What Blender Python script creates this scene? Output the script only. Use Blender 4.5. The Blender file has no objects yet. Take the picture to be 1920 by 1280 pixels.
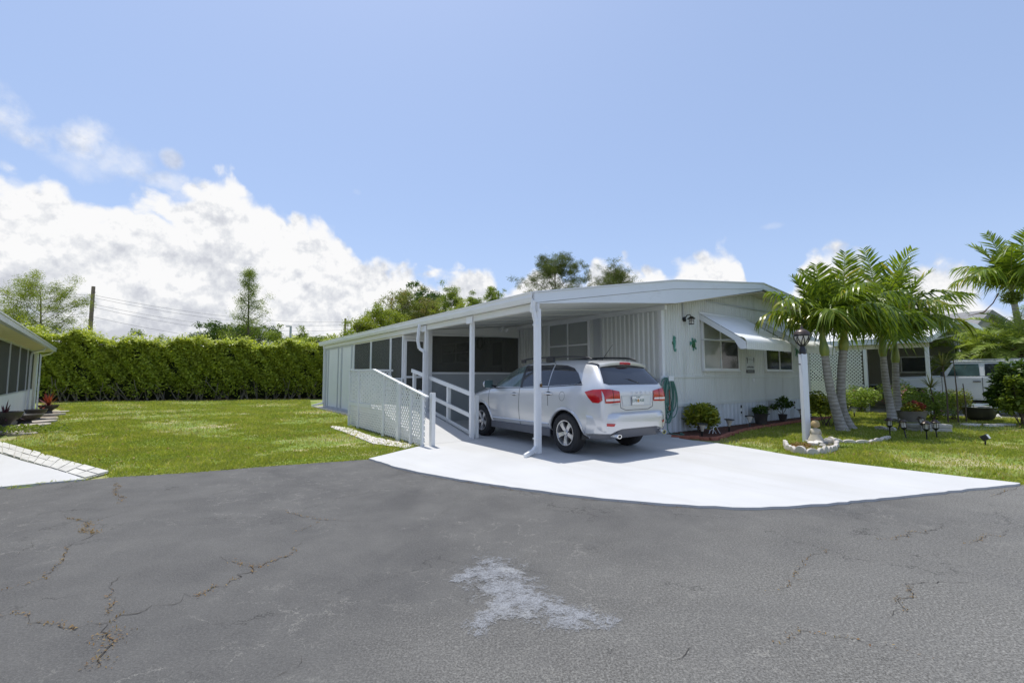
import bpy, bmesh, math, random
import numpy as np
from mathutils import Vector, Matrix
from mathutils.bvhtree import BVHTree
from mathutils.geometry import delaunay_2d_cdt
R = math.radians
PI = math.pi
rng = np.random.default_rng(7)
random.seed(7)
SC = bpy.context.scene
COL = SC.collection

# ------------------------------------------------------------------ survey of the site
FPX, EYE, HOR = 857.0, 1.45, 64.0            # lens in pixels, eye height, horizon offset
TILT = math.atan(HOR / FPX)
def ray(px, py):
    x = (px - 960) / FPX; z = -(py - 640) / FPX
    return Vector((x, math.cos(TILT) - z * math.sin(TILT), math.sin(TILT) + z * math.cos(TILT)))
def G(px, py, z=0.0):                        # a point of the ground (or of height z)
    r = ray(px, py); t = (z - EYE) / r.z
    return Vector((r.x * t, r.y * t, z))
def D(px, py, y):                            # a point at depth y
    r = ray(px, py); t = y / r.y
    return Vector((r.x * t, y, EYE + r.z * t))
TH = R(54)
UX = Vector((math.sin(TH), math.cos(TH), 0)); WX = Vector((-math.cos(TH), math.sin(TH), 0))
OO = G(1245, 814)
HROT = R(36)
def H(a, b, z=0.0):                          # home's own axes -> world
    return OO + UX * a + WX * b + Vector((0, 0, z))

# ------------------------------------------------------------------ object helpers
def tag(o, label=None, cat=None, group=None, kind=None):
    if label: o['label'] = label
    if cat: o['category'] = cat
    if group: o['group'] = group
    if kind: o['kind'] = kind
    return o
def thing(name, label, cat, loc=(0, 0, 0), rz=0.0, group=None):
    o = bpy.data.objects.new(name, None); COL.objects.link(o)
    o.location = loc; o.rotation_euler = (0, 0, rz); o.empty_display_size = .2
    return tag(o, label, cat, group)
def link(name, me, mat=None, parent=None):
    if mat is not None and not me.materials: me.materials.append(mat)
    o = bpy.data.objects.new(name, me); COL.objects.link(o)
    if parent: o.parent = parent
    return o
def copy_tree(o, parent=None):
    c = o.copy(); COL.objects.link(c)
    if parent: c.parent = parent
    for ch in list(o.children): copy_tree(ch, c)
    return c

class MB:
    def __init__(s): s.v = []; s.f = []; s.m = []; s.cur = 0
    def add(s, vs, fs, M=None):
        b = len(s.v)
        for p in vs:
            p = Vector(p)
            s.v.append(M @ p if M is not None else p)
        for f in fs: s.f.append([b + i for i in f]); s.m.append(s.cur)
        return s
    def box(s, a, b, M=None):
        x0, y0, z0 = a; x1, y1, z1 = b
        if x0 > x1: x0, x1 = x1, x0
        if y0 > y1: y0, y1 = y1, y0
        if z0 > z1: z0, z1 = z1, z0
        return s.add([(x0,y0,z0),(x1,y0,z0),(x1,y1,z0),(x0,y1,z0),(x0,y0,z1),(x1,y0,z1),(x1,y1,z1),(x0,y1,z1)],
            [(0,3,2,1),(4,5,6,7),(0,1,5,4),(1,2,6,5),(2,3,7,6),(3,0,4,7)], M)
    def bar(s, p, q, w, h, up=(0, 0, 1)):    # a beam from p to q
        p, q = Vector(p), Vector(q); d = (q - p).normalized(); up = Vector(up)
        sd = d.cross(up)
        if sd.length < 1e-4: sd = Vector((1, 0, 0))
        sd.normalize(); u2 = sd.cross(d).normalized()
        vs = []
        for e in (p, q):
            for a, b in ((-1,-1),(1,-1),(1,1),(-1,1)): vs.append(e + sd * a * w / 2 + u2 * b * h / 2)
        return s.add(vs, [(3,2,1,0),(4,5,6,7),(0,1,5,4),(1,2,6,5),(2,3,7,6),(3,0,4,7)])
    def tube(s, pts, rad, n=8, cap=True, close=False):
        pts = [Vector(p) for p in pts]; k = len(pts)
        if not hasattr(rad, '__len__'): rad = [rad] * k
        prev = None; rings = []
        for i, p in enumerate(pts):
            t = (pts[(i+1) % k if close else min(i+1, k-1)] - pts[(i-1) % k if close else max(i-1, 0)])
            t = t.normalized() if t.length > 1e-9 else Vector((0,0,1))
            if prev is None:
                a = Vector((0,0,1)) if abs(t.z) < .9 else Vector((1,0,0))
                nx = t.cross(a).normalized()
            else:
                nx = prev - t * prev.dot(t); nx.normalize()
            prev = nx; ny = t.cross(nx)
            rings.append([p + nx * math.cos(2*PI*j/n) * rad[i] + ny * math.sin(2*PI*j/n) * rad[i] for j in range(n)])
        vs = [v for r in rings for v in r]; fs = []
        for i in range(k if close else k - 1):
            i2 = (i+1) % k
            for j in range(n): fs.append((i*n+j, i*n+(j+1) % n, i2*n+(j+1) % n, i2*n+j))
        if cap and not close: fs.append(tuple(range(n-1, -1, -1))); fs.append(tuple((k-1)*n+j for j in range(n)))
        return s.add(vs, fs)
    def lathe(s, prof, n=24, M=None, c0=True, c1=True):  # prof = [(r,z)...]
        vs = []; fs = []
        for r, z in prof:
            for j in range(n): vs.append((r*math.cos(2*PI*j/n), r*math.sin(2*PI*j/n), z))
        for i in range(len(prof)-1):
            for j in range(n): fs.append((i*n+j, i*n+(j+1) % n, (i+1)*n+(j+1) % n, (i+1)*n+j))
        if c0 and prof[0][0] > 1e-4: fs.append(tuple(range(n-1, -1, -1)))
        if c1 and prof[-1][0] > 1e-4: fs.append(tuple((len(prof)-1)*n+j for j in range(n)))
        return s.add(vs, fs, M)
    def prism(s, poly, z0, z1, M=None):      # poly in xy
        n = len(poly)
        vs = [(x, y, z0) for x, y in poly] + [(x, y, z1) for x, y in poly]
        fs = [tuple(range(n-1, -1, -1)), tuple(range(n, 2*n))] + [(i, (i+1) % n, n+(i+1) % n, n+i) for i in range(n)]
        return s.add(vs, fs, M)
    def grid(s, rows, M=None):
        n = len(rows[0]); vs = [p for r in rows for p in r]
        fs = [(i*n+j, i*n+j+1, (i+1)*n+j+1, (i+1)*n+j) for i in range(len(rows)-1) for j in range(n-1)]
        return s.add(vs, fs, M)
    def build(s, name, mat, parent=None, smooth=False, bevel=0, fix=False):
        me = bpy.data.meshes.new(name)
        me.from_pydata([tuple(v) for v in s.v], [], s.f)
        if isinstance(mat, (list, tuple)):
            for m in mat: me.materials.append(m)
            me.polygons.foreach_set('material_index', s.m)
        else: me.materials.append(mat)
        if smooth:
            me.polygons.foreach_set('use_smooth', [True]*len(me.polygons))
        me.validate(); me.update()
        if fix:
            bm = bmesh.new(); bm.from_mesh(me); bmesh.ops.recalc_face_normals(bm, faces=bm.faces); bm.to_mesh(me); bm.free()
        o = link(name, me, None, parent)
        if bevel:
            b = o.modifiers.new('b', 'BEVEL'); b.width = bevel; b.segments = 2; b.limit_method = 'ANGLE'; b.angle_limit = R(40)
        if smooth:
            try: me.set_sharp_from_angle(angle=R(42))
            except Exception: pass
        return o
def XZ(y0=0):  # maps xy-prism to the x-z plane, extruding toward -y
    return Matrix(((1,0,0,0),(0,0,-1,y0),(0,1,0,0),(0,0,0,1)))

def fast_mesh(name, V, F, mat, parent=None, tint=None, smooth=False):
    """V (n,3) array, F (m,k) array of equal sized faces"""
    me = bpy.data.meshes.new(name); n, (m, k) = len(V), F.shape
    me.vertices.add(n); me.vertices.foreach_set('co', np.ascontiguousarray(V, dtype=np.float32).ravel())
    me.loops.add(m*k); me.loops.foreach_set('vertex_index', np.ascontiguousarray(F, dtype=np.int32).ravel())
    me.polygons.add(m); me.polygons.foreach_set('loop_start', np.arange(0, m*k, k, dtype=np.int32))
    try: me.polygons.foreach_set('loop_total', np.full(m, k, dtype=np.int32))
    except Exception: pass
    if tint is not None:
        at = me.attributes.new('tint', 'FLOAT', 'POINT'); at.data.foreach_set('value', np.ascontiguousarray(tint, dtype=np.float32))
    me.materials.append(mat); me.update(calc_edges=True)
    if smooth: me.polygons.foreach_set('use_smooth', [True]*m)
    return link(name, me, None, parent)

# ------------------------------------------------------------------ materials
def nt(name):
    m = bpy.data.materials.new(name); m.use_nodes = True
    N = m.node_tree.nodes; L = m.node_tree.links
    return m, N, L, N['Principled BSDF']
def noise(N, L, vec, scale, detail=4, rough=.55, dist=0):
    n = N.new('ShaderNodeTexNoise'); n.inputs['Scale'].default_value = scale; n.inputs['Detail'].default_value = detail
    n.inputs['Roughness'].default_value = rough; n.inputs['Distortion'].default_value = dist
    if vec is not None: L.new(vec, n.inputs['Vector'])
    return n.outputs['Fac']
def ramp(N, L, fac, stops):
    r = N.new('ShaderNodeValToRGB'); e = r.color_ramp.elements
    while len(e) < len(stops): e.new(.5)
    for i, (p, c) in enumerate(stops):
        e[i].position = p
        e[i].color = (c, c, c, 1) if not hasattr(c, '__len__') else (*c, 1)
    L.new(fac, r.inputs['Fac']); return r.outputs['Color']
def mixc(N, L, fac, a, b, mode='MIX'):
    m = N.new('ShaderNodeMix'); m.data_type = 'RGBA'; m.blend_type = mode
    for i, v in ((0, fac), (6, a), (7, b)):
        if hasattr(v, 'is_linked') or hasattr(v, 'links'): L.new(v, m.inputs[i])
        elif i == 0: m.inputs[0].default_value = v
        else: m.inputs[i].default_value = (*v, 1)
    return m.outputs[2]
def mth(N, L, op, a, b=0.0, c=None, clamp=False):
    m = N.new('ShaderNodeMath'); m.operation = op; m.use_clamp = clamp
    for i, v in enumerate((a, b) if c is None else (a, b, c)):
        if isinstance(v, (int, float)): m.inputs[i].default_value = v
        else: L.new(v, m.inputs[i])
    return m.outputs[0]
def bump(N, L, B, h, strength=.3, dist=.01):
    b = N.new('ShaderNodeBump'); b.inputs['Strength'].default_value = strength; b.inputs['Distance'].default_value = dist
    L.new(h, b.inputs['Height']); L.new(b.outputs[0], B.inputs['Normal'])
def objco(N, scale=None, L=None):
    t = N.new('ShaderNodeTexCoord'); o = t.outputs['Object']
    if scale:
        m = N.new('ShaderNodeMapping'); m.inputs['Scale'].default_value = scale; L.new(o, m.inputs['Vector']); o = m.outputs[0]
    return o
def simple(name, col, rough=.5, metal=0, var=.06, scale=3.0, bumps=0, bscale=40, dirt=None, spec=None, coat=0, stretch=None):
    m, N, L, B = nt(name); co = objco(N, stretch, L)
    a = tuple(max(0, c*(1-var)) for c in col); b = tuple(min(1, c*(1+var)) for c in col)
    c = mixc(N, L, ramp(N, L, noise(N, L, co, scale, 5), [(.3, 0.), (.7, 1.)]), a, b)
    if dirt:
        f = ramp(N, L, noise(N, L, co, dirt[1], 7, .7), [(dirt[2], 0.), (min(.99, dirt[2]+.18), dirt[3])])
        c = mixc(N, L, f, c, dirt[0])
    L.new(c, B.inputs['Base Color']); B.inputs['Roughness'].default_value = rough; B.inputs['Metallic'].default_value = metal
    if spec is not None: B.inputs['Specular IOR Level'].default_value = spec
    if coat: B.inputs['Coat Weight'].default_value = coat; B.inputs['Coat Roughness'].default_value = .04
    if bumps: bump(N, L, B, noise(N, L, co, bscale, 4), bumps, .01)
    return m
def leafmat(name, a, b, trans=.35, rough=.45, c3=None):
    m, N, L, B = nt(name)
    at = N.new('ShaderNodeAttribute'); at.attribute_name = 'tint'
    st = [(0., a), (1., b)] if c3 is None else [(0., a), (.6, b), (1., c3)]
    c = ramp(N, L, at.outputs['Fac'], st)
    co = objco(N)
    c = mixc(N, L, ramp(N, L, noise(N, L, co, 1.3, 5, .65), [(.40, 0.), (.68, .55)]), c, tuple(x*.50 for x in b))
    L.new(c, B.inputs['Base Color']); B.inputs['Roughness'].default_value = rough
    B.inputs['Specular IOR Level'].default_value = .35
    tr = N.new('ShaderNodeBsdfTranslucent')
    L.new(mixc(N, L, 1.0, c, (1.0, 1.0, .45), 'MULTIPLY'), tr.inputs['Color'])
    mx = N.new('ShaderNodeMixShader'); mx.inputs[0].default_value = trans
    L.new(B.outputs[0], mx.inputs[1]); L.new(tr.outputs[0], mx.inputs[2])
    L.new(mx.outputs[0], N['Material Output'].inputs['Surface'])
    return m

MT = {}
MT['white'] = simple('white_paint', (.79,.80,.78), .45, var=.03, scale=2, dirt=((.48,.47,.42), 1.6, .60, .35))
MT['trim'] = simple('white_trim', (.80,.81,.81), .4, var=.03, scale=2, dirt=((.45,.44,.40), 3, .62, .4))
MT['siding'] = simple('painted_siding', (.68,.70,.665), .5, var=.05, scale=1.2, dirt=((.40,.40,.33), 1.6, .53, .40), stretch=(2.2,2.2,.22))
MT['skirt'] = simple('skirting_vinyl', (.62,.66,.69), .5, var=.05, scale=1.5, dirt=((.36,.36,.33), 2.4, .52, .5), stretch=(2,2,.3))
MT['fascia'] = simple('fascia_metal', (.75,.78,.80), .4, var=.03, scale=1.5, dirt=((.50,.50,.48), 2.5, .56, .35), stretch=(.6,1,1.6))
MT['ceiling'] = simple('ceiling_panel', (.74,.74,.69), .6, var=.03, scale=1)
MT['roof'] = simple('roof_coating', (.72,.72,.70), .7, var=.06, scale=1.5, dirt=((.35,.35,.33), 2, .6, .4))
MT['alu'] = simple('aluminium', (.62,.64,.66), .38, metal=.55, var=.05, scale=6)
MT['grayframe'] = simple('grey_frame', (.50,.52,.53), .45, var=.05)
MT['blind'] = simple('window_blind', (.78,.80,.78), .5, var=.04)
MT['lattice'] = simple('lattice_vinyl', (.80,.81,.80), .45, var=.03, dirt=((.5,.5,.46), 2.5, .62, .35))
MT['kneegrey'] = simple('grey_panel_and_ramp_shade', (.36,.385,.39), .6, var=.05, scale=1.5, dirt=((.26,.26,.25), 2, .6, .4))  # grey knee walls; also the painted shade on the ramp side
MT['gabledark'] = simple('dark_grey_shingle', (.20,.20,.20), .8, var=.15)
MT['lattice_sunlit'] = simple('sunlit_lattice', (.84,.84,.80), .45, var=.03)  # whiter than the ramp lattice: sunlight on the laths put into the colour
MT['darkplastic'] = simple('dark_plastic', (.02,.021,.023), .4, var=.1)
MT['blackiron'] = simple('black_iron', (.018,.017,.017), .35, var=.2)
MT['bronze'] = simple('bronze_paint', (.07,.05,.04), .35, metal=.3, var=.3, scale=20)
MT['mulch'] = simple('mulch_bark', (.10,.035,.02), .95, var=.5, scale=25, bumps=.8, bscale=60)
MT['soil'] = simple('bare_soil', (.20,.16,.11), .95, var=.3, scale=8, bumps=.6, bscale=50)
MT['brick'] = simple('brick_edging', (.33,.12,.08), .85, var=.25, scale=12, bumps=.4, bscale=50)
MT['conc'] = simple('aged_concrete', (.42,.40,.36), .9, var=.18, scale=6, bumps=.5, bscale=50, dirt=((.14,.14,.12), 7, .55, .7))
MT['scallop'] = simple('scalloped_concrete', (.56,.52,.47), .9, var=.12, scale=10, bumps=.5, bscale=60, dirt=((.22,.20,.17), 12, .58, .6))
MT['stone'] = simple('flagstone', (.40,.36,.30), .9, var=.2, scale=5, bumps=.5, bscale=30, dirt=((.15,.15,.12), 5, .55, .6))
MT['cream'] = simple('cream_eave', (.62,.56,.42), .6, var=.08)
MT['bark'] = simple('tree_bark', (.13,.10,.075), .95, var=.35, scale=8, bumps=.6, bscale=20)
MT['wood'] = simple('pole_wood', (.24,.18,.14), .9, var=.25, scale=3, stretch=(6,6,1))
MT['planter'] = simple('planter_plastic', (.12,.11,.09), .7, var=.2, scale=5)
MT['pot'] = simple('dark_pot', (.055,.05,.045), .5, var=.3, scale=5, dirt=((.2,.16,.12), 3, .55, .6))
MT['hose'] = simple('green_hose', (.07,.20,.16), .35, var=.15)
MT['plate'] = simple('licence_plate', (.70,.70,.66), .4, var=.02)
MT['tyre'] = simple('tyre_rubber', (.018,.018,.019), .75, var=.2, scale=20)
MT['rim'] = simple('alloy_rim', (.62,.62,.63), .28, metal=.75, var=.03)
MT['lower'] = simple('grey_cladding', (.10,.105,.12), .55, var=.08)
MT['chrome'] = simple('chrome', (.8,.8,.8), .12, metal=1, var=.01)
MT['redlens'] = simple('red_lens', (.42,.008,.012), .12, var=.15, scale=14, coat=.6)
MT['clearlens'] = simple('clear_lens', (.72,.62,.62), .12, var=.1, scale=30, coat=.6)
MT['carglass'] = simple('tinted_car_glass', (.022,.026,.036), .04, var=.1, coat=.4)
MT['frontglass'] = simple('green_tint_glass', (.06,.10,.10), .03, var=.5, scale=2.2, coat=.5)
MT['darkwin'] = simple('dark_window', (.03,.035,.035), .08, var=.2)
MT['greysiding'] = simple('grey_lap_siding', (.30,.29,.26), .6, var=.05)
MT['green_orn'] = simple('green_ornament', (.03,.13,.05), .4, var=.4, scale=30)
MT['teal_orn'] = simple('teal_ornament', (.08,.27,.20), .4, var=.4, scale=30)
MT['lampglass'] = simple('frosted_lamp_glass', (.60,.58,.52), .2, var=.1)
MT['statue'] = simple('weathered_statue', (.50,.46,.36), .85, var=.15, scale=9, bumps=.4, bscale=40, dirt=((.24,.15,.07), 9, .56, .6))
MT['statue_hair'] = simple('ochre_statue_hair', (.42,.31,.15), .85, var=.25, scale=25, bumps=.8, bscale=45)
MT['statue_skin'] = simple('tan_statue_skin', (.50,.34,.20), .8, var=.2, scale=15)
MT['dirtwhite'] = simple('pale_shell', (.70,.66,.60), .85, var=.15, scale=12)
MT['bloomred'] = leafmat('red_leaves', (.16,.015,.015), (.40,.05,.03), .25)
MT['bloompink'] = leafmat('pink_bloom', (.48,.18,.26), (.62,.38,.46), .3)
MT['rusty'] = simple('rusty_fibre', (.10,.04,.02), .95, var=.5, scale=20, bumps=.8)

# car paint (silver)
m, N, L, B = nt('silver_car_paint'); MT['paint'] = m
co = objco(N); fl = noise(N, L, co, 900, 0)
L.new(mixc(N, L, fl, (.58,.59,.605), (.66,.67,.685)), B.inputs['Base Color'])
B.inputs['Metallic'].default_value = .45; B.inputs['Roughness'].default_value = .32
B.inputs['Coat Weight'].default_value = .8; B.inputs['Coat Roughness'].default_value = .03
MT['whitecar'] = simple('white_car_paint', (.66,.68,.70), .25, var=.02, coat=.7)
# fly screen: fine dark mesh that lets part of the light through
def screenmat(name, col, tr, rg=.7):
    m, N, L, B = nt(name); L.new(mixc(N, L, noise(N, L, objco(N), 1.5, 3), col, tuple(c*1.4 for c in col)), B.inputs['Base Color'])
    B.inputs['Roughness'].default_value = rg
    t = N.new('ShaderNodeBsdfTransparent'); mx = N.new('ShaderNodeMixShader'); mx.inputs[0].default_value = tr
    L.new(B.outputs[0], mx.inputs[1]); L.new(t.outputs[0], mx.inputs[2]); L.new(mx.outputs[0], N['Material Output'].inputs['Surface'])
    return m
MT['screen'] = screenmat('insect_screen', (.085,.088,.075), .42)
MT['darkscreen'] = screenmat('dark_insect_screen', (.035,.037,.034), .22)
MT['winglass'] = screenmat('window_glass', (.42,.44,.42), .50, .05)
# palm trunk with leaf-scar rings
def trunkmat(name, a, b, rings):
    m, N, L, B = nt(name); co = objco(N)
    w = N.new('ShaderNodeTexWave'); w.wave_type = 'BANDS'; w.bands_direction = 'Z'; w.inputs['Scale'].default_value = rings
    w.inputs['Distortion'].default_value = 3.5; w.inputs['Detail'].default_value = 3; w.inputs['Detail Scale'].default_value = 2
    L.new(co, w.inputs['Vector'])
    c = mixc(N, L, w.outputs['Fac'], a, b)
    c = mixc(N, L, ramp(N, L, noise(N, L, co, 6, 6, .65), [(.45, 0.), (.7, .6)]), c, tuple(x*.5 for x in a))
    L.new(c, B.inputs['Base Color']); B.inputs['Roughness'].default_value = .9
    bump(N, L, B, w.outputs['Fac'], .5, .01)
    return m
MT['palmtrunk'] = trunkmat('palm_trunk', (.30,.275,.24), (.44,.41,.37), 3.2)
m, N, L, B = nt('palm_crownshaft'); MT['shaft'] = m
co = objco(N, (5,5,1.2), L)
L.new(ramp(N, L, noise(N, L, co, 2, 4), [(.3, (.13,.19,.035)), (.55, (.26,.30,.05)), (.75, (.42,.30,.04))]), B.inputs['Base Color']); B.inputs['Roughness'].default_value = .4
MT['rachis'] = simple('frond_stalk', (.22,.26,.06), .5, var=.2)
MT['frond'] = leafmat('palm_leaflets', (.075,.145,.015), (.27,.36,.040), .45, .28, (.50,.43,.08))
MT['datefrond'] = leafmat('date_palm_leaflets', (.20,.30,.05), (.50,.58,.16), .5, .4)
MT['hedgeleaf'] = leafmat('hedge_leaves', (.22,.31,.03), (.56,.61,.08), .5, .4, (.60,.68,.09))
MT['coreleaf'] = simple('hedge_shade_and_wreath', (.022,.03,.010), .95, var=.4, scale=6, bumps=.6)  # near-black, paints the shade inside the hedge; also colours the wreath
MT['treeleaf'] = leafmat('tree_leaves', (.13,.20,.03), (.34,.42,.07), .5, .5)
MT['yellowleaf'] = leafmat('yellowgreen_leaves', (.16,.24,.03), (.42,.47,.06), .45, .5)
MT['darkleaf'] = leafmat('dark_leaves', (.035,.08,.015), (.13,.21,.035), .35, .45)
MT['pineneedle'] = leafmat('pine_needles', (.05,.085,.018), (.19,.23,.045), .25, .6)
MT['redtip'] = leafmat('red_tipped_leaves', (.13,.19,.03), (.30,.34,.07), .35, .5, (.46,.24,.18))
MT['crotonleaf'] = leafmat('croton_leaves', (.07,.14,.015), (.32,.36,.04), .35, .35, (.72,.62,.07))
MT['shrubleaf'] = leafmat('shrub_leaves', (.10,.19,.03), (.32,.42,.08), .4, .4, (.55,.60,.25))
MT['bromeliad'] = leafmat('bromeliad_leaves', (.16,.03,.05), (.42,.10,.05), .3, .4)
MT['bromelpurple'] = leafmat('purple_bromeliad_leaves', (.10,.03,.06), (.22,.10,.12), .3, .4)
MT['spiky'] = leafmat('striped_dracaena_leaves', (.12,.15,.03), (.42,.40,.14), .35, .4)
MT['grass'] = leafmat('grass_blades', (.25,.33,.045), (.55,.59,.13), .45, .55, (.66,.58,.36))
MT['weeds'] = leafmat('dry_weeds', (.22,.10,.03), (.38,.27,.10), .3, .7)

# ------------------------------------------------------------------ ground materials
# lawn base: green thatch with straw and bare patches
m, N, L, B = nt('lawn_thatch'); MT['lawn'] = m
co = objco(N)
c = ramp(N, L, noise(N, L, co, 14, 6, .7), [(.3, (.09,.14,.018)), (.55, (.18,.25,.035)), (.75, (.32,.34,.10))])
c = mixc(N, L, ramp(N, L, noise(N, L, co, .7, 5, .65, .4), [(.50, 0.), (.62, .85)]), c, (.40,.34,.20))
L.new(c, B.inputs['Base Color']); B.inputs['Roughness'].default_value = .95
bump(N, L, B, noise(N, L, co, 30, 4), .7, .03)
# asphalt
m, N, L, B = nt('old_asphalt'); MT['asphalt'] = m
co = objco(N)
big = noise(N, L, co, .28, 4, .6, .5)
mid = noise(N, L, co, 1.6, 5, .65)
fine = noise(N, L, co, 85, 3, .85)
fine2 = noise(N, L, co, 48, 3, .75)
sep = N.new('ShaderNodeSeparateXYZ'); L.new(co, sep.inputs[0])
# sealed, smoother coat lies over the upper left of the turning area; the nearer part is worn open
wornf = mth(N, L, 'ADD', mth(N, L, 'MULTIPLY', mth(N, L, 'SUBTRACT', 3.9, mth(N, L, 'SUBTRACT', sep.outputs[1], mth(N, L, 'MULTIPLY', sep.outputs[0], .75))), .55), mth(N, L, 'MULTIPLY', mth(N, L, 'SUBTRACT', big, .5), 5.0))
worn = mth(N, L, 'MULTIPLY', wornf, .55, clamp=True)
base = mixc(N, L, worn, (.071,.069,.067), (.104,.098,.085))
base = mixc(N, L, ramp(N, L, mid, [(.35, 0.), (.7, 1.)]), base, mixc(N, L, .5, base, (.150,.146,.135)))
base = mixc(N, L, ramp(N, L, noise(N, L, co, .55, 3, .5, 1), [(.55, 0.), (.72, .75)]), base, (.046,.045,.046))
spk = ramp(N, L, fine, [(.42, 0.), (.66, 1.)])
spk2 = ramp(N, L, fine2, [(.52, 0.), (.68, 1.)])
amt = mth(N, L, 'ADD', mth(N, L, 'MULTIPLY', worn, .62), .22)
base = mixc(N, L, mth(N, L, 'MULTIPLY', spk, amt), mixc(N, L, amt, base, mixc(N, L, .35, base, (.0,.0,.0))), (.31,.305,.285))
base = mixc(N, L, mth(N, L, 'MULTIPLY', spk2, mth(N, L, 'ADD', mth(N, L, 'MULTIPLY', worn, .55), .10)), base, (.34,.33,.30))
pit = ramp(N, L, noise(N, L, co, 75, 2, .8), [(.30, .75), (.44, 0.)])
base = mixc(N, L, mth(N, L, 'MULTIPLY', pit, mth(N, L, 'ADD', mth(N, L, 'MULTIPLY', worn, .6), .25)), base, (.03,.03,.03))
# hairline crazing
wv = N.new('ShaderNodeVectorMath'); wv.operation = 'ADD'; L.new(co, wv.inputs[0])
nz = N.new('ShaderNodeTexNoise'); nz.inputs['Scale'].default_value = 2.2; nz.inputs['Detail'].default_value = 6; nz.inputs['Roughness'].default_value = .7; L.new(co, nz.inputs['Vector'])
sc_ = N.new('ShaderNodeVectorMath'); sc_.operation = 'SCALE'; sc_.inputs['Scale'].default_value = .75; L.new(nz.outputs['Color'], sc_.inputs[0]); L.new(sc_.outputs[0], wv.inputs[1])
vo = N.new('ShaderNodeTexVoronoi'); vo.feature = 'DISTANCE_TO_EDGE'; vo.inputs['Scale'].default_value = 2.6; L.new(wv.outputs[0], vo.inputs['Vector'])
line = ramp(N, L, vo.outputs['Distance'], [(.0, 1.), (.014, 0.)])
cm = ramp(N, L, noise(N, L, co, .42, 3, .6), [(.42, 0.), (.54, 1.)])
cm2 = mth(N, L, 'MULTIPLY', line, mth(N, L, 'MULTIPLY', cm, ramp(N, L, noise(N, L, co, 5, 3, .7), [(.42, 0.), (.60, .8)])))
base = mixc(N, L, cm2, base, (.29,.28,.25))
vo2 = N.new('ShaderNodeTexVoronoi'); vo2.feature = 'DISTANCE_TO_EDGE'; vo2.inputs['Scale'].default_value = .75; L.new(wv.outputs[0], vo2.inputs['Vector'])
line2 = mth(N, L, 'MULTIPLY', ramp(N, L, vo2.outputs['Distance'], [(.0, 1.), (.008, 0.)]), ramp(N, L, noise(N, L, co, 1.1, 4, .7), [(.48, 0.), (.6, .9)]))
base = mixc(N, L, line2, base, (.025,.024,.022))
L.new(base, B.inputs['Base Color']); B.inputs['Roughness'].default_value = .82
B.inputs['Specular IOR Level'].default_value = .35
bump(N, L, B, fine, .8, .008)
# painted concrete drive
m, N, L, B = nt('white_drive_paint'); MT['drive'] = m
co = objco(N)
c = mixc(N, L, ramp(N, L, noise(N, L, co, 1.1, 5), [(.3, 0.), (.7, 1.)]), (.49,.49,.485), (.54,.54,.535))
rt_ = N.new('ShaderNodeMapping'); rt_.inputs['Rotation'].default_value = (0, 0, -R(36)); L.new(co, rt_.inputs['Vector'])
stz = N.new('ShaderNodeMapping'); stz.inputs['Scale'].default_value = (1.1, .14, 1); L.new(rt_.outputs[0], stz.inputs['Vector'])
c = mixc(N, L, ramp(N, L, noise(N, L, stz.outputs[0], 1.6, 6, .6), [(.47, 0.), (.75, .55)]), c, (.42,.41,.375))
c = mixc(N, L, ramp(N, L, noise(N, L, co, 60, 3, .7), [(.62, 0.), (.75, .35)]), c, (.42,.41,.38))
c = mixc(N, L, ramp(N, L, noise(N, L, co, 5, 6, .7), [(.66, 0.), (.75, .5)]), c, (.55,.54,.5))
L.new(c, B.inputs['Base Color']); B.inputs['Roughness'].default_value = .7
bump(N, L, B, noise(N, L, co, 90, 3), .15, .004)
# worn white paint splash on the road
m, N, L, B = nt('worn_road_paint'); MT['splash'] = m
co = objco(N)
c = mixc(N, L, ramp(N, L, noise(N, L, co, 120, 3, .8), [(.38, 0.), (.6, 1.)]), (.17,.175,.185), (.34,.355,.38))
c = mixc(N, L, ramp(N, L, noise(N, L, co, 2.2, 3), [(.55, 0.), (.72, .55)]), c, (.42,.42,.40))
L.new(c, B.inputs['Base Color']); B.inputs['Roughness'].default_value = .8
at = N.new('ShaderNodeAttribute'); at.attribute_name = 'tint'
al = mth(N, L, 'ADD', at.outputs['Fac'], mth(N, L, 'MULTIPLY', mth(N, L, 'SUBTRACT', noise(N, L, co, 7, 7, .8), .5), 1.5))
al = mth(N, L, 'ADD', al, mth(N, L, 'MULTIPLY', mth(N, L, 'SUBTRACT', noise(N, L, co, 70, 4, .85), .5), .9))
al = ramp(N, L, al, [(.34, 0.), (.46, .45), (.62, .7), (.90, .95)])
L.new(al, B.inputs['Alpha'])
SUN_E = 3.3; SKY_GAIN = (1.15,1.15,1.2); SKY_PALE = .45; SKY_COL = (3.75,4.9,7.4); EXPO = 0.4
# ------------------------------------------------------------------ camera, sun, sky
cam = bpy.data.cameras.new('camera'); co_ = bpy.data.objects.new('camera', cam); COL.objects.link(co_)
cam.sensor_width = 36; cam.lens = 36 * FPX / 1920; cam.clip_start = .05; cam.clip_end = 3000
co_.location = (0, 0, EYE); co_.rotation_euler = (PI/2 + TILT, 0, 0); SC.camera = co_
SD = (UX * .045 + WX * .30 + Vector((0, 0, 1))).normalized()      # towards the sun
sun = bpy.data.lights.new('sun', 'SUN'); sun.energy = SUN_E; sun.angle = R(.53); sun.color = (1, .965, .90)
so = bpy.data.objects.new('sun', sun); COL.objects.link(so); so.rotation_euler = SD.to_track_quat('Z', 'Y').to_euler()
so.location = (0, 0, 60)
W = bpy.data.worlds.new('World'); SC.world = W; W.use_nodes = True
N = W.node_tree.nodes; L = W.node_tree.links; bg = N['Background']
sky = N.new('ShaderNodeTexSky'); sky.sky_type = 'NISHITA'; sky.sun_disc = False
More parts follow.
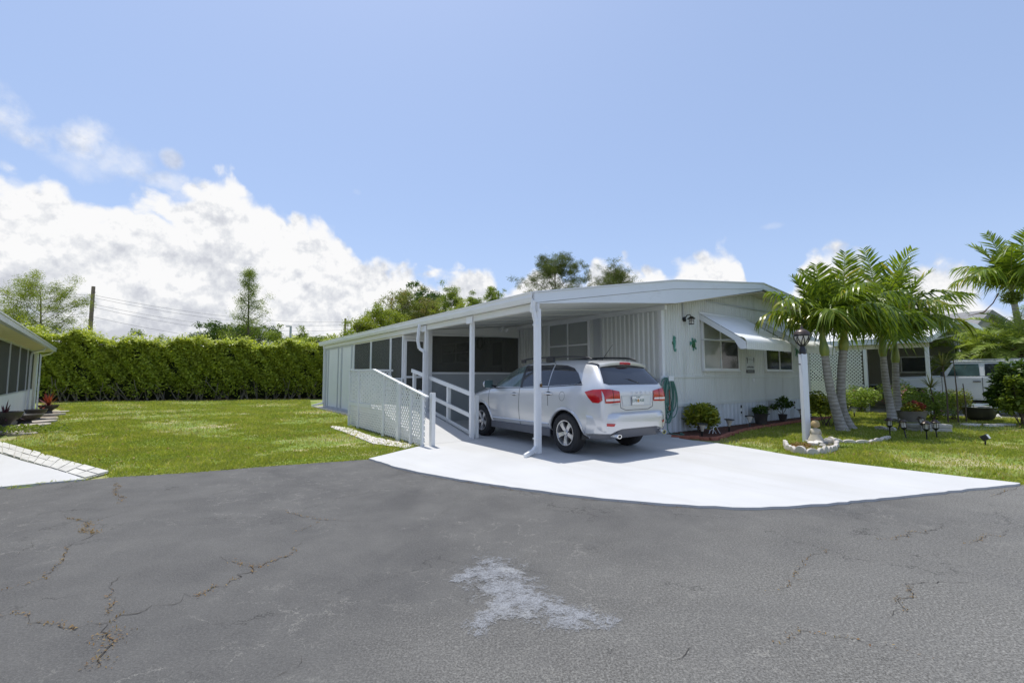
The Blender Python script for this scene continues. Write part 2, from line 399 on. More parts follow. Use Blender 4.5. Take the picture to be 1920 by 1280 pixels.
sky.sun_elevation = math.asin(SD.z); sky.sun_rotation = math.atan2(SD.x, SD.y)
sky.air_density = 1.0; sky.dust_density = 1.2; sky.ozone_density = 1.5
tc = N.new('ShaderNodeTexCoord'); dv = tc.outputs['Generated']
nrm = N.new('ShaderNodeVectorMath'); nrm.operation = 'NORMALIZE'; L.new(dv, nrm.inputs[0]); dv = nrm.outputs[0]
sp = N.new('ShaderNodeSeparateXYZ'); L.new(dv, sp.inputs[0])
az = mth(N, L, 'ARCTAN2', sp.outputs[0], sp.outputs[1]); el = mth(N, L, 'ARCSINE', sp.outputs[2])
ns = N.new('ShaderNodeTexNoise'); ns.inputs['Scale'].default_value = 5; ns.inputs['Detail'].default_value = 8; ns.inputs['Roughness'].default_value = .62; ns.inputs['Distortion'].default_value = .3; L.new(dv, ns.inputs['Vector'])
n1 = mth(N, L, 'SUBTRACT', ns.outputs['Fac'], .5)
ns2 = N.new('ShaderNodeTexNoise'); ns2.inputs['Scale'].default_value = 16; ns2.inputs['Detail'].default_value = 7; ns2.inputs['Roughness'].default_value = .6; L.new(dv, ns2.inputs['Vector'])
n2 = mth(N, L, 'SUBTRACT', ns2.outputs['Fac'], .5)
vv = N.new('ShaderNodeTexVoronoi'); vv.feature = 'SMOOTH_F1'; vv.inputs['Scale'].default_value = 17; vv.inputs['Smoothness'].default_value = .35; vv.inputs['Detail'].default_value = 2.0
wz = N.new('ShaderNodeVectorMath'); wz.operation = 'SCALE'; wz.inputs['Scale'].default_value = .10; L.new(ns.outputs['Color'], wz.inputs[0])
wa = N.new('ShaderNodeVectorMath'); wa.operation = 'ADD'; L.new(dv, wa.inputs[0]); L.new(wz.outputs[0], wa.inputs[1]); L.new(wa.outputs[0], vv.inputs['Vector'])
puff = mth(N, L, 'SUBTRACT', .5, vv.outputs['Distance'])
def azel(px, py):
    r = ray(px, py).normalized(); return math.atan2(r.x, r.y), math.asin(r.z)
outline = [(0,300),(60,296),(110,300),(150,335),(200,352),(250,335),(300,348),(350,345),(395,312),(425,302),(455,330),(500,335),(525,375),(575,388),(620,395),(650,435),(690,465),(760,478),(830,505),(872,470),(915,490),(955,520),(985,500),(1000,470),(1035,462),(1062,505),(1090,500),(1125,470),(1165,472),(1205,492),(1260,488),(1300,462),(1335,432),(1378,436),(1395,480),(1420,550),(1480,520),(1500,470),(1545,440),(1600,460),(1680,470),(1770,468),(1820,500),(1900,540),(1920,540)]
fc = N.new('ShaderNodeFloatCurve'); cv = fc.mapping.curves[0]
pts = []
for p in outline:
    a, e = azel(*p); pts.append(((a + PI/3) / (2*PI/3), e / (PI/3)))
while len(cv.points) < len(pts): cv.points.new(.5, .5)
for q, p in zip(cv.points, pts): q.location = p; q.handle_type = 'AUTO'
fc.mapping.update()
L.new(mth(N, L, 'MULTIPLY', mth(N, L, 'ADD', az, PI/3), 3/(2*PI), clamp=True), fc.inputs['Value'])
E_ = mth(N, L, 'MULTIPLY', fc.outputs[0], PI/3)
dd = mth(N, L, 'SUBTRACT', E_, el)
edge = mth(N, L, 'ADD', dd, mth(N, L, 'ADD', mth(N, L, 'MULTIPLY', puff, .055), mth(N, L, 'ADD', mth(N, L, 'MULTIPLY', n1, .045), mth(N, L, 'MULTIPLY', n2, .035))))
def sstep(v, a, b):
    r = N.new('ShaderNodeMapRange'); r.interpolation_type = 'SMOOTHSTEP'; L.new(v, r.inputs[0])
    r.inputs[1].default_value = a; r.inputs[2].default_value = b; return r.outputs[0]
# the main bank is denser on the left; towards the right it thins out
dens = sstep(edge, -.004, .026)
dens = mth(N, L, 'MULTIPLY', dens, mth(N, L, 'SUBTRACT', 1.0, mth(N, L, 'MULTIPLY', sstep(az, .05, .45), mth(N, L, 'MULTIPLY', sstep(edge, .07, .20), .25))))
# holes of blue in the bank
hol = mth(N, L, 'MULTIPLY', sstep(n1, .10, .22), sstep(edge, .08, .16))
dens = mth(N, L, 'MULTIPLY', dens, mth(N, L, 'SUBTRACT', 1.0, mth(N, L, 'MULTIPLY', hol, .5)))
def blob(px, py, sx, sy, amp):
    a, e = azel(px, py)
    x = mth(N, L, 'DIVIDE', mth(N, L, 'SUBTRACT', az, a), sx); y = mth(N, L, 'DIVIDE', mth(N, L, 'SUBTRACT', el, e), sy)
    r2 = mth(N, L, 'ADD', mth(N, L, 'MULTIPLY', x, x), mth(N, L, 'MULTIPLY', y, y))
    v = mth(N, L, 'ADD', mth(N, L, 'SUBTRACT', 1.0, r2), mth(N, L, 'ADD', mth(N, L, 'MULTIPLY', n1, 5.0), mth(N, L, 'MULTIPLY', n2, 3.4)))
    return mth(N, L, 'MULTIPLY', sstep(v, .1, 2.0), amp)
for b in [(10,205,.045,.05,.95),(45,255,.05,.03,.9),(145,265,.055,.035,.85),(215,300,.05,.035,.6),(150,310,.07,.03,.4),(322,300,.016,.016,.6),(318,345,.035,.02,.6),(670,360,.012,.008,.25),(1445,425,.03,.008,.3),(330,370,.04,.02,.5)]:
    dens = mth(N, L, 'MAXIMUM', dens, blob(*b))
# sun-facing tops are white, undersides and the inner mass are grey
# light from above: compare the billows with those a little higher up
def relief(scale, up, det):
    a = N.new('ShaderNodeTexNoise'); b = N.new('ShaderNodeTexNoise'); o_ = N.new('ShaderNodeVectorMath'); o_.operation = 'ADD'; L.new(dv, o_.inputs[0]); o_.inputs[1].default_value = (.35*up, -.2*up, up)
    for q in (a, b): q.inputs['Scale'].default_value = scale; q.inputs['Detail'].default_value = det; q.inputs['Roughness'].default_value = .6
    L.new(dv, a.inputs['Vector']); L.new(o_.outputs[0], b.inputs['Vector'])
    return mth(N, L, 'SUBTRACT', b.outputs['Fac'], a.outputs['Fac'])
rel = mth(N, L, 'ADD', mth(N, L, 'MULTIPLY', relief(7, .03, 6), 3.2), mth(N, L, 'MULTIPLY', relief(22, .010, 5), 1.8))
shade = mth(N, L, 'ADD', mth(N, L, 'MULTIPLY', sstep(edge, .02, .30), .45), mth(N, L, 'ADD', mth(N, L, 'MULTIPLY', n1, 1.3), rel))
ccol = ramp(N, L, shade, [(.0, (.73,.73,.735)), (.18, (.64,.65,.67)), (.38, (.555,.57,.605)), (.62, (.47,.485,.53))])
haze = sstep(el, .34, -.02)
skyc = mixc(N, L, 1.0, sky.outputs[0], SKY_GAIN, 'MULTIPLY')
skyc = mixc(N, L, mth(N, L, 'ADD', SKY_PALE, mth(N, L, 'MULTIPLY', haze, .45)), skyc, SKY_COL)
hid = mixc(N, L, dens, skyc, mixc(N, L, 1.0, ccol, (10, 10, 10), 'MULTIPLY'))
L.new(hid, bg.inputs['Color']); bg.inputs['Strength'].default_value = .1
SC.view_settings.view_transform = 'Standard'; SC.view_settings.look = 'None'; SC.view_settings.exposure = EXPO; SC.view_settings.gamma = 1
SC.cycles.max_bounces = 8; SC.cycles.transparent_max_bounces = 12
SC.cycles.use_denoising = True

# ------------------------------------------------------------------ ground sheets
def sheet(name, pts, z, mat, thick=0, label=None, cat=None, kind='structure'):
    mb = MB(); poly = [(p[0], p[1]) for p in pts]
    bm = bmesh.new(); vs = [bm.verts.new((x, y, z)) for x, y in poly]; f = bm.faces.new(vs)
    if f.normal.z < 0: bmesh.ops.reverse_faces(bm, faces=[f])
    if thick:
        r = bmesh.ops.extrude_face_region(bm, geom=[f]); 
        for g in r['geom']:
            if isinstance(g, bmesh.types.BMVert): g.co.z -= thick
        bmesh.ops.recalc_face_normals(bm, faces=bm.faces)
    bmesh.ops.triangulate(bm, faces=[f for f in bm.faces if len(f.verts) > 4])
    me = bpy.data.meshes.new(name); bm.to_mesh(me); bm.free()
    return tag(link(name, me, mat), label, cat, None, kind)
def pix(*ps): return [G(*p) for p in ps]
sheet('ground', [(-500,-300),(500,-300),(500,900),(-500,900)], -.012, MT['lawn'])
def smooth_curve(pts, n=6):
    out = []; P = [Vector(p) for p in pts]
    for i in range(len(P)-1):
        p0 = P[max(i-1,0)]; p1 = P[i]; p2 = P[i+1]; p3 = P[min(i+2,len(P)-1)]
        for k in range(n):
            t = k/n
            out.append(.5*((2*p1)+(-p0+p2)*t+(2*p0-5*p1+4*p2-p3)*t*t+(-p0+3*p1-3*p2+p3)*t**3))
    out.append(P[-1]); return out
# edge of the turning area seen from the camera: left drive, lawn, white drive, right lawn
edgeL = [G(0,915)+Vector((-9,3.5,0)), G(0,915)+Vector((-3,.2,0))] + pix((0,915),(80,907),(160,900),(205,895),(300,889),(400,882),(500,874),(600,867),(690,861))
edgeD = pix((690,862),(760,882),(830,896),(960,916),(1100,934),(1250,948),(1400,955),(1520,950),(1650,938),(1780,924),(1860,916),(1916,909))
edgeR = [G(1916,909), G(1920,908)+Vector((.6,.35,0)), Vector((10.5,8.2,0)), Vector((16,10.5,0)), Vector((26,13,0))]
eL, eD, eR = smooth_curve(edgeL, 4), smooth_curve(edgeD, 5), smooth_curve(edgeR, 4)
jr = random.Random(3)
def jit(ps, a): return [p + Vector((jr.uniform(-a,a), jr.uniform(-a,a), 0)) for p in ps]
def dens_line(ps, step=.12):
    out = []
    for a, b in zip(ps[:-1], ps[1:]):
        k = max(1, int((b-a).length/step)); out += [a.lerp(b, i/k) for i in range(k)]
    return out + [ps[-1]]
eL2 = jit(dens_line(eL), .018); eR2 = jit(dens_line(eR), .02)
road = eL2 + [p + Vector((0, .05, 0)) for p in eD] + eR2 + [Vector((26,-40,0)), Vector((-30,-40,0)), Vector((-30, 9, 0))]
sheet('road', road, 0, MT['asphalt'])
# white painted concrete drive with the carport slab
drive = jit(dens_line(eD, .10), .016) + [G(*p) for p in [(1800,896),(1700,884),(1600,872),(1520,862),(1460,852),(1405,842),(1340,832),(1302,828)]] + [H(-.5,-.75), H(-.15,-.55), H(-.05,-.02), H(0,-.01), H(0,6), H(-4.55,6), H(-4.6,2.2), H(-5.62,1.75)] + [G(*p) for p in [(797,836),(760,845),(720,855)]]
sheet('driveway', drive, .028, MT['drive'], .05)
sheet('concrete_apron', [H(-4.75,6.7), H(-4.75,15.4), H(-4.36,15.4), H(-4.36,6.7)], .05, MT['conc'], .08)
# neighbour's drive on the left, paving strip beside it
sheet('neighbour_driveway', pix((-260,925),(-120,915),(0,915),(160,900),(110,884),(40,865),(0,852)) + [G(0,852)+Vector((-3,1.6,0)), G(0,852)+Vector((-7,1,0))], .02, MT['drive'], .04)
# ---- paving stones
pv = MB(); A0, A1, B0, B1 = G(0,830), G(205,887), G(0,850), G(160,899)
A0 = A0 + (A0-A1)*.5; B0 = B0 + (B0-B1)*.5
nst = 17
for i in range(nst):
    for r_ in range(2):
        t0, t1 = i/nst, (i+1)/nst; s0, s1 = r_/2, (r_+1)/2
        def bl(t, s): return A0.lerp(A1, t).lerp(B0.lerp(B1, t), s)
        c = [bl(t0+.003,s0+.015), bl(t1-.003,s0+.015), bl(t1-.003,s1-.015), bl(t0+.003,s1-.015)]
        zt = .03 + jr.uniform(-.006,.008)
        pv.add([(p.x,p.y,-.01) for p in c]+[(p.x+jr.uniform(-.01,.01),p.y,zt) for p in c], [(4,5,6,7),(0,1,5,4),(1,2,6,5),(2,3,7,6),(3,0,4,7)])
MT['paver'] = simple('pale_paver', (.52,.51,.47), .9, var=.15, scale=2.5, bumps=.3, dirt=((.25,.24,.2), 4, .55, .5))
sheet('paving_bed', [A0, A1, B1, B0], .014, MT['paver'])
pvo = pv.build('paving_strip', MT['paver']); tag(pvo, kind='structure')

# ---- cracks with dark lips and weeds
ck = MB(); wd_pts = []
def crack(pxs, w=.018, seed=1):
    r = random.Random(seed); ps = [G(*p) for p in pxs]; fine = []; off_ = 0
    for a, b in zip(ps[:-1], ps[1:]):
        k = max(2, int((b-a).length/.035)); d = (b-a).normalized(); n = Vector((-d.y, d.x, 0))
        for i in range(k):
            off_ = off_*.9 + r.gauss(0, .016); fine.append(a.lerp(b, i/k) + n*(off_*math.sin(PI*i/k) + r.gauss(0, .006)))
    fine.append(ps[-1])
    up4 = Vector((0,0,.004)); Ls, Rs = [], []
    for i in range(len(fine)):
        d = fine[min(i+1,len(fine)-1)]-fine[max(i-1,0)]; d.normalize(); n = Vector((-d.y, d.x, 0))
        tp = min(1, 4*i/len(fine)+.15, 4*(len(fine)-1-i)/len(fine)+.15); wa_ = w*.24*r.uniform(.12,1.25)*tp
        Ls.append(fine[i]-n*wa_*r.uniform(.3,.7)+up4); Rs.append(fine[i]+n*wa_*r.uniform(.3,.7)+up4)
    ck.grid([Ls, Rs])
    FINE[seed] = fine; return fine
FINE = {}
crack([(0,1155),(40,1150),(60,1166),(110,1170),(170,1168),(225,1152),(285,1135),(345,1112),(400,1100),(430,1090),(445,1077),(470,1062),(500,1055),(545,1040),(560,1032),(565,1020),(590,1010)], .026, 2)
crack([(200,1170),(195,1195),(205,1215),(190,1250)], .03, 3)
crack([(0,1108),(50,1095),(85,1085),(100,1070),(120,1045),(135,1020),(180,1000),(165,985),(150,975),(125,962)], .024, 4)
crack([(215,900),(216,925),(222,945)], .02, 5)
crack([(200,1150),(215,1130),(200,1120),(205,1100),(240,1075)], .018, 6)
crack([(0,1052),(35,1040),(60,1015)], .016, 7)
crack([(505,952),(560,966),(600,975),(640,976),(680,980)], .02, 8)
crack([(600,975),(570,992),(550,1000)], .02, 9)
crack([(415,1042),(440,1055),(470,1060)], .016, 10)
crack([(500,1275),(530,1262),(555,1252),(565,1230)], .018, 11)
crack([(1640,1012),(1700,1006),(1740,1000),(1765,990),(1780,975),(1820,985)], .02, 12)
crack([(1810,1020),(1840,1010),(1880,1005),(1900,990)], .02, 13)
crack([(1440,1110),(1480,1095),(1490,1075),(1520,1040),(1545,1025)], .014, 14)
crack([(1660,1160),(1700,1145),(1710,1120),(1700,1095),(1760,1090),(1830,1092)], .02, 15)
crack([(1455,1205),(1480,1190),(1500,1180),(1560,1195),(1610,1200),(1680,1215),(1740,1235)], .016, 16)
crack([(1250,1240),(1285,1225),(1300,1210)], .016, 17)
crack([(690,862),(760,884),(830,898),(960,919),(1100,937),(1250,951),(1330,954)], .03, 18)
crack([(1840,930),(1880,922),(1916,913)], .03, 19)
crack([(580,1130),(620,1128),(660,1132)], .012, 20)
MT['crack'] = simple('crack_gap', (.042,.036,.030), .95, var=.3, scale=20)
tag(ck.build('road_cracks', MT['crack']), kind='structure')
# paint splash: grid with a soft coverage mask, worn away by the material's noise
sp_core = [((855,1085),(900,1078),.10),((900,1078),(925,1065),.06),((925,1065),(965,1110),.30),((900,1085),(950,1070),.16),((930,1095),(1000,1135),.30),((1000,1125),(1060,1155),.24),((1060,1152),(1135,1165),.13),((960,1110),(935,1150),.20),((935,1150),(905,1172),.14)]
gx = np.linspace(-1.2, 1.7, 120); gy = np.linspace(2.2, 4.2, 90)
XX, YY = np.meshgrid(gx, gy); cov = np.zeros_like(XX)
for a, b, w_ in sp_core:
    A, B_ = G(*a), G(*b); dx, dy = B_.x-A.x, B_.y-A.y; L2 = dx*dx+dy*dy
    t = np.clip(((XX-A.x)*dx+(YY-A.y)*dy)/L2, 0, 1); d = np.hypot(XX-A.x-t*dx, YY-A.y-t*dy)
    cov = np.maximum(cov, np.clip(1.15-d/w_*.85, 0, 1))
V = np.stack([XX.ravel(), YY.ravel(), np.full(XX.size, .006)], 1); ny_, nx_ = XX.shape
I = np.arange(ny_*nx_).reshape(ny_, nx_)
F = np.stack([I[:-1,:-1].ravel(), I[:-1,1:].ravel(), I[1:,1:].ravel(), I[1:,:-1].ravel()], 1)
keep = cov.ravel()[F].max(1) > .01
tag(fast_mesh('road_paint', V, F[keep], MT['splash'], tint=cov.ravel()*.54), kind='structure')
# ------------------------------------------------------------------ the mobile home
home = thing('mobile_home', 'white mobile home with corrugated siding, carport roof and screened porch', 'mobile home', OO, HROT)
def hp(mb, name, mat, parent=None, **k): return mb.build(name, mat, parent or home, **k)
def eave(u):       # underside of the fascia strip / roof line above the front wall
    return (3.74 if u > -.12 else 3.74) if abs(u + .12) < 1e-6 else (2.99 + (u+4.42)*.1744 if u < -.12 else (3.74 + (u+.12)*.102 if u < 4.25 else 4.186 - (u-4.25)*.102))
def corr(u0, u1, z0, ztop, pitch, depth, axis='u', w0=0, sgn=-1):
    """trapezoid corrugated sheet; along u facing -w, or along w facing -u"""
    n = int(round((u1-u0)/pitch)); rows = [[], []]
    for i in range(n):
        a = u0 + (u1-u0)*i/n; p = (u1-u0)/n
        for t, d in ((0,0),(.18,1),(.5,1),(.68,0)):
            x = a + t*p
            rows[0].append((x, d, z0)); rows[1].append((x, d, ztop(x)))
    rows[0].append((u1, 0, z0)); rows[1].append((u1, 0, ztop(u1)))
    conv = (lambda p: (p[0], w0+sgn*p[1]*depth, p[2])) if axis == 'u' else (lambda p: (w0+sgn*p[1]*depth, p[0], p[2]))
    return MB().grid([[conv(p) for p in r] for r in rows])
LEN, WID = 15.2, 8.5
# body core behind the sheets
core = MB()
core.prism([(0.03,.15),(WID-.03,.15),(WID-.03,3.55),(4.25,3.95),(0.03,3.55)], -.05, -LEN, XZ(0))
hp(core, 'wall_core', MT['siding'])
hp(corr(.04, WID-.02, 1.44, lambda x: eave(x)-.05, .105, .030), 'front_siding', MT['siding'])
hp(corr(.04, WID-.02, .70, lambda x: 1.40, .085, .020), 'front_siding', MT['siding'])
mb = MB().box((.0,-.036,1.395),(WID,.02,1.445)).box((0,-.034,.655),(WID,.02,.715)).box((0,-.028,.715),(WID,.02,.735))
hp(mb, 'belt_trim', MT['siding'])
hp(corr(.02, WID, .02, lambda x: .655, .21, .026), 'front_skirting', MT['skirt'])
for k in range(1, 8):
    pass
hp(MB().box((-.035,-.03,.0),(.06,.06,3.42)), 'corner_trim', MT['trim']); hp(MB().box((WID-.04,-.03,.0),(WID+.03,.06,3.6)), 'corner_trim', MT['trim'])
# side wall under the carport and in the porch
hp(corr(.06, LEN, 1.42, lambda x: 3.24, .155, .028, 'w', 0, -1), 'side_siding', MT['siding'])
hp(corr(.06, LEN, .03, lambda x: 1.38, .155, .022, 'w', 0, -1), 'side_siding', MT['skirt'])
hp(MB().box((-.03,.05,1.38),(.02,LEN,1.42)), 'side_belt', MT['siding'])
hp(MB().box((-.06,2.0,.05),(-.02,2.045,3.2)).box((-.05,2.06,.05),(-.01,2.3,3.22)), 'conduit', MT['grayframe'])
hp(MB().box((-.05,5.1,.05),(-.01,5.25,3.2)), 'corner_batten', MT['siding'])
# house roof sheets (overhang in front .5)
def roofsheet(pts, th, w0, w1): return MB().prism(pts + [(x, z-th) for x, z in reversed(pts)], -w0, -w1, XZ(0))
rf = MB()
rf.prism([(-4.55,2.975),(-.12,3.745),(4.25,4.19),(8.95,3.72),(8.95,3.66),(4.25,4.12),(-.12,3.68),(-4.55,2.93)], .47, -LEN-.4, XZ(0))
hp(rf, 'roof', MT['roof'])
# ceiling of the carport, with thin panel joints
hp(MB().prism([(-4.42,2.80),(-.03,3.215),(-.03,3.245),(-4.42,2.83)], .46, -LEN, XZ(0)), 'carport_ceiling', MT['ceiling'])
jn = MB()
for k in range(1, 14):
    w_ = -.4 + k*1.13
    jn.prism([(-4.40,2.786),(-.05,3.197),(-.05,3.2145),(-4.40,2.80)], -w_, -w_-.03, XZ(0))
hp(jn, 'ceiling_joint', MT['ceiling'])
hp(MB().box((-.13,-.2,3.09),(-.031,LEN,3.20)), 'ledger_board', MT['white'])
# front fascia: strip following the roof, wedge panel below it
fa = MB()
top = [(-4.52,2.985),(-.12,3.755),(4.25,4.205),(8.98,3.735)]; mid = [(8.98,3.57),(4.25,4.035),(-.12,3.555),(-4.52,2.80)]
fa.prism(top+mid, .53, .47, XZ(0)); hp(fa, 'front_fascia', MT['fascia'])
hp(MB().prism([(-4.40,2.812),(-.12,3.55),(4.25,4.03),(4.25,3.99),(-.12,3.20),(-3.2,2.925),(-4.40,2.795)], .515, .475, XZ(0)), 'fascia_wedge', MT['fascia'])
hp(MB().prism([(-.12,3.195),(4.4,3.965),(8.9,3.50),(8.9,3.52),(4.4,3.985),(-.12,3.215)], .47, .02, XZ(0)), 'front_soffit', MT['cream'])
hp(MB().prism([(-4.54,2.985),(-.12,3.757),(4.25,4.207),(9.0,3.737),(9.0,3.757),(4.25,4.227),(-.12,3.777),(-4.54,3.005)], .56, .44, XZ(0)), 'drip_edge', MT['trim'])
hp(MB().box((2.0,-.06,3.50),(6.4,-.03,3.53), Matrix.Rotation(0,4,'Z')), 'conduit', MT['grayframe'])
# carport beam under the eave and the gutter with a rolled lip
hp(MB().box((-4.44,-.42,2.68),(-4.33,LEN,2.815)), 'carport_beam', MT['ceiling'])
gut = MB(); prof = [(-4.45,2.995),(-4.45,2.82),(-4.54,2.82),(-4.575,2.90),(-4.575,2.965),(-4.60,2.985),(-4.60,2.999),(-4.56,2.999),(-4.56,2.90),(-4.53,2.84),(-4.465,2.84),(-4.465,2.995)]
gut.prism(prof, .50, -LEN-.25, XZ(0)); hp(gut, 'gutter', MT['trim'])
# posts of the carport
for w_ in (-.45, 1.93, 4.33):
    pb = MB().box((-4.43,w_-.045,.028),(-4.34,w_+.045,2.70))
    po = hp(pb, 'carport_post', MT['trim'], bevel=.006)
    po['label'] = {-.45:'carport post nearest the road with a padlock',1.93:'carport post beside the lower end of the ramp',4.33:'carport post with a downspout beside the screen door'}[w_]
    hp(MB().box((-4.47,w_-.13,2.64),(-4.45,w_+.13,2.80)), 'post_bracket', MT['trim'], parent=po)
def downspout(pts, w=.075, d=.055):
    mb = MB()
    for a, b in zip(pts[:-1], pts[1:]):
        mb.bar(a, b, w, d, up=(0,1,0))
    return mb
ds = downspout([(-4.54,-.52,2.84),(-4.55,-.50,2.72),(-4.50,-.50,2.52),(-4.475,-.50,2.45),(-4.475,-.50,.16),(-4.60,-.56,.10),(-4.86,-.66,.055)])
ds_o = hp(ds, 'downspout', MT['trim'], bevel=.008); ds_o['label'] = 'downspout with a kicked out elbow at the front post'
for z_ in (.30, 2.38): hp(MB().box((-4.52,-.55,z_),(-4.43,-.45,z_+.02)), 'strap', MT['trim'], parent=ds_o)
ds = downspout([(-4.54,4.45,2.84),(-4.56,4.44,2.70),(-4.60,4.42,2.40),(-4.58,4.36,2.18),(-4.48,4.28,2.10),(-4.48,4.25,2.06),(-4.48,4.25,.1)])
hp(ds, 'downspout', MT['trim'], bevel=.008)['label'] = 'downspout with an S bend by the screen door'
ds = downspout([(-4.5,14.9,2.84),(-4.45,14.9,2.7),(-4.42,14.95,.22),(-4.9,15.0,.10)]); hp(ds, 'downspout', MT['trim'])['label'] = 'downspout at the far end of the shed wall'
# porch: screened walls
FL = .60
hp(MB().box((-4.35,5.95,0),(-.04,12.3,FL)), 'porch_floor', MT['conc'])
W5 = 5.92
hp(MB().box((-3.55,W5,.03),(-.04,W5+.05,1.50)), 'porch_kneewall', MT['kneegrey'])
hp(MB().box((-3.60,W5-.02,1.50),(-.04,W5+.06,1.545)), 'sill', MT['trim'])
hp(MB().prism([(-4.36,2.66),(-.04,2.80),(-.04,3.20),(-4.36,2.79)], -W5, -W5-.05, XZ(0)), 'porch_header', MT['ceiling'])
hp(MB().box((-3.68,W5-.06,.03),(-3.46,W5+.07,2.84)), 'porch_column', MT['trim'])
def screen(name, p0, p1, axis, fixed, z0, z1, label=None, fw=.028):
    fr = MB()
    def bx(a0, a1, zz0, zz1, d0=-.02, d1=.02):
        if axis == 'u': fr.box((a0, fixed+d0, zz0), (a1, fixed+d1, zz1))
        else: fr.box((fixed+d0, a0, zz0), (fixed+d1, a1, zz1))
    bx(p0, p0+fw, z0, z1); bx(p1-fw, p1, z0, z1); bx(p0+fw, p1-fw, z0, z0+fw); bx(p0+fw, p1-fw, z1-fw, z1)
    o = hp(fr, name, MT['grayframe'] if axis == 'u' else MT['trim'])
    if label: o['label'] = label
    fr = MB(); bx(p0+fw, p1-fw, z0+fw, z1-fw, -.003, .003)
    hp(fr, 'mesh_screen', MT['screen'], parent=o); return o
screen('screen_panel', -3.46, -.06, 'u', W5+.02, 1.545, 2.79, None, .02)
# screen door beside the column
dr = MB()
for a, b in (((-4.33,W5,.62),(-4.27,W5+.03,2.55)),((-3.74,W5,.62),(-3.68,W5+.03,2.55)),((-4.27,W5,2.49),(-3.74,W5+.03,2.55)),((-4.27,W5,.62),(-3.74,W5+.03,.72)),((-4.27,W5,1.38),(-3.74,W5+.03,1.44))): dr.box(a, b)
dd_ = hp(dr, 'screen_door', MT['trim'])
hp(MB().box((-4.27,W5+.012,.72),(-3.74,W5+.018,2.49)), 'mesh_screen', MT['screen'], parent=dd_)
hp(MB().box((-3.80,W5-.03,1.40),(-3.77,W5,1.50)), 'handle', MT['alu'], parent=dd_)
hp(MB().box((-4.36,W5,2.56),(-3.66,W5+.05,2.70)), 'door_header', MT['white'])
# side screens above the lattice, along the eave
for a, b in ((W5+.08,6.93),(6.99,8.78),(8.84,10.70)):
    screen('screen_panel', a, b, 'w', -4.36, 1.35, 2.66)
hp(MB().box((-4.385,W5+.02,.05),(-4.335,10.72,1.35)), 'porch_kneewall', MT['kneegrey'])
for w_ in (W5+.05, 6.96, 8.81, 10.72): hp(MB().box((-4.395,w_-.03,.05),(-4.325,w_+.03,2.70)), 'mullion', MT['trim'])
hp(MB().box((-4.38,W5,2.66),(-4.34,LEN,2.72)), 'eave_trim', MT['cream'])
# shed end of the side wall, flat panels with aluminium battens
hp(MB().box((-4.37,10.72,.05),(-4.33,15.1,2.68)).box((-4.33,12.3,.05),(-.05,12.36,3.0)).box((-4.36,15.05,.05),(-.05,15.1,2.8)), 'shed_wall', MT['white'])
sb = MB()
for w_, ww in ((11.0,.05),(12.35,.07),(12.85,.05),(14.4,.05),(14.75,.07),(15.05,.05)): sb.box((-4.40,w_-ww,.05),(-4.368,w_+ww,2.68))
sb.box((-4.392,10.75,.05),(-4.369,15.1,.12)).box((-4.392,10.75,2.60),(-4.369,15.1,2.68))
hp(sb, 'shed_batten', MT['grayframe'])
# windows: frame > panes, blinds
def window(u0, u1, z0, z1, cols, rows, front=True, blinds=True, dark=()):
    fr = MB(); fw = .045
    def bx(m, a0, a1, zz0, zz1, d0, d1):
        q0, q1 = d0+.022, d1+.022
        if front: m.box((a0, -q1, zz0), (a1, -q0, zz1))
        else: m.box((-q1, a0, zz0), (-q0, a1, zz1))
    xs = [u0 + (u1-u0)*c for c in cols]; zs = [z0 + (z1-z0)*r_ for r_ in rows]
    for x in xs: bx(fr, x-fw/2, x+fw/2, z0-fw/2, z1+fw/2, .01, .07)
    for i, z in enumerate(zs):
        for a, b in zip(xs[:-1], xs[1:]): bx(fr, a+fw/2, b-fw/2, z-fw/2, z+fw/2, .01, .066)
    bx(fr, u0-.03, u1+.03, z0-.055, z0-.024, .01, .09)
    o = hp(fr, 'window', MT['trim'])
    for i, (a, b) in enumerate(zip(xs[:-1], xs[1:])):
        for j, (c, d) in enumerate(zip(zs[:-1], zs[1:])):
            p = MB(); bx(p, a+fw/2, b-fw/2, c+fw/2, d-fw/2, .046, .05)
            hp(p, 'pane', MT['darkwin'] if (i, j) in dark else MT['winglass'], parent=o)
            s = MB()
            if (i, j) not in dark:
                k = 0; zz = c+fw/2
                while zz < d-fw/2-.03:
                    bx(s, a+fw/2, b-fw/2, zz, zz+.026, .018+.006*(k % 2), .030); zz += .03; k += 1
                hp(s, 'blind', MT['blind'], parent=o)
    return o
o = window(1.74, 3.56, 1.63, 3.10, (0,.475,1), (0,.55,1), True, True, {(1,0)}); o['label'] = 'front window with blinds and one dark open sash'
o = window(5.24, 7.06, 1.63, 3.10, (0,.5,1), (0,.55,1), True, True, {(0,0),(1,0)}); o['label'] = 'front window with two dark lower sashes'
o = window(2.48, 4.24, 1.75, 3.08, (0,.5,1), (0,.47,1), False); o['label'] = 'carport window with closed blinds'
o = window(9.1, 11.8, 2.02, 2.86, (0,.5,1), (0,.5,1), False, True, {(0,0),(1,0),(0,1),(1,1)}); o['label'] = 'dark window inside the porch'
# inner door with a glazed top, and its frame
di = hp(MB().box((-.05,6.85,.62),(-.03,7.75,2.86)), 'inner_door', MT['white'])
hp(MB().box((-.06,7.0,1.85),(-.045,7.6,2.7)), 'door_pane', MT['darkwin'], parent=di)
hp(MB().box((-.09,6.95,1.62),(-.05,7.0,1.72)), 'handle', MT['blackiron'], parent=di)
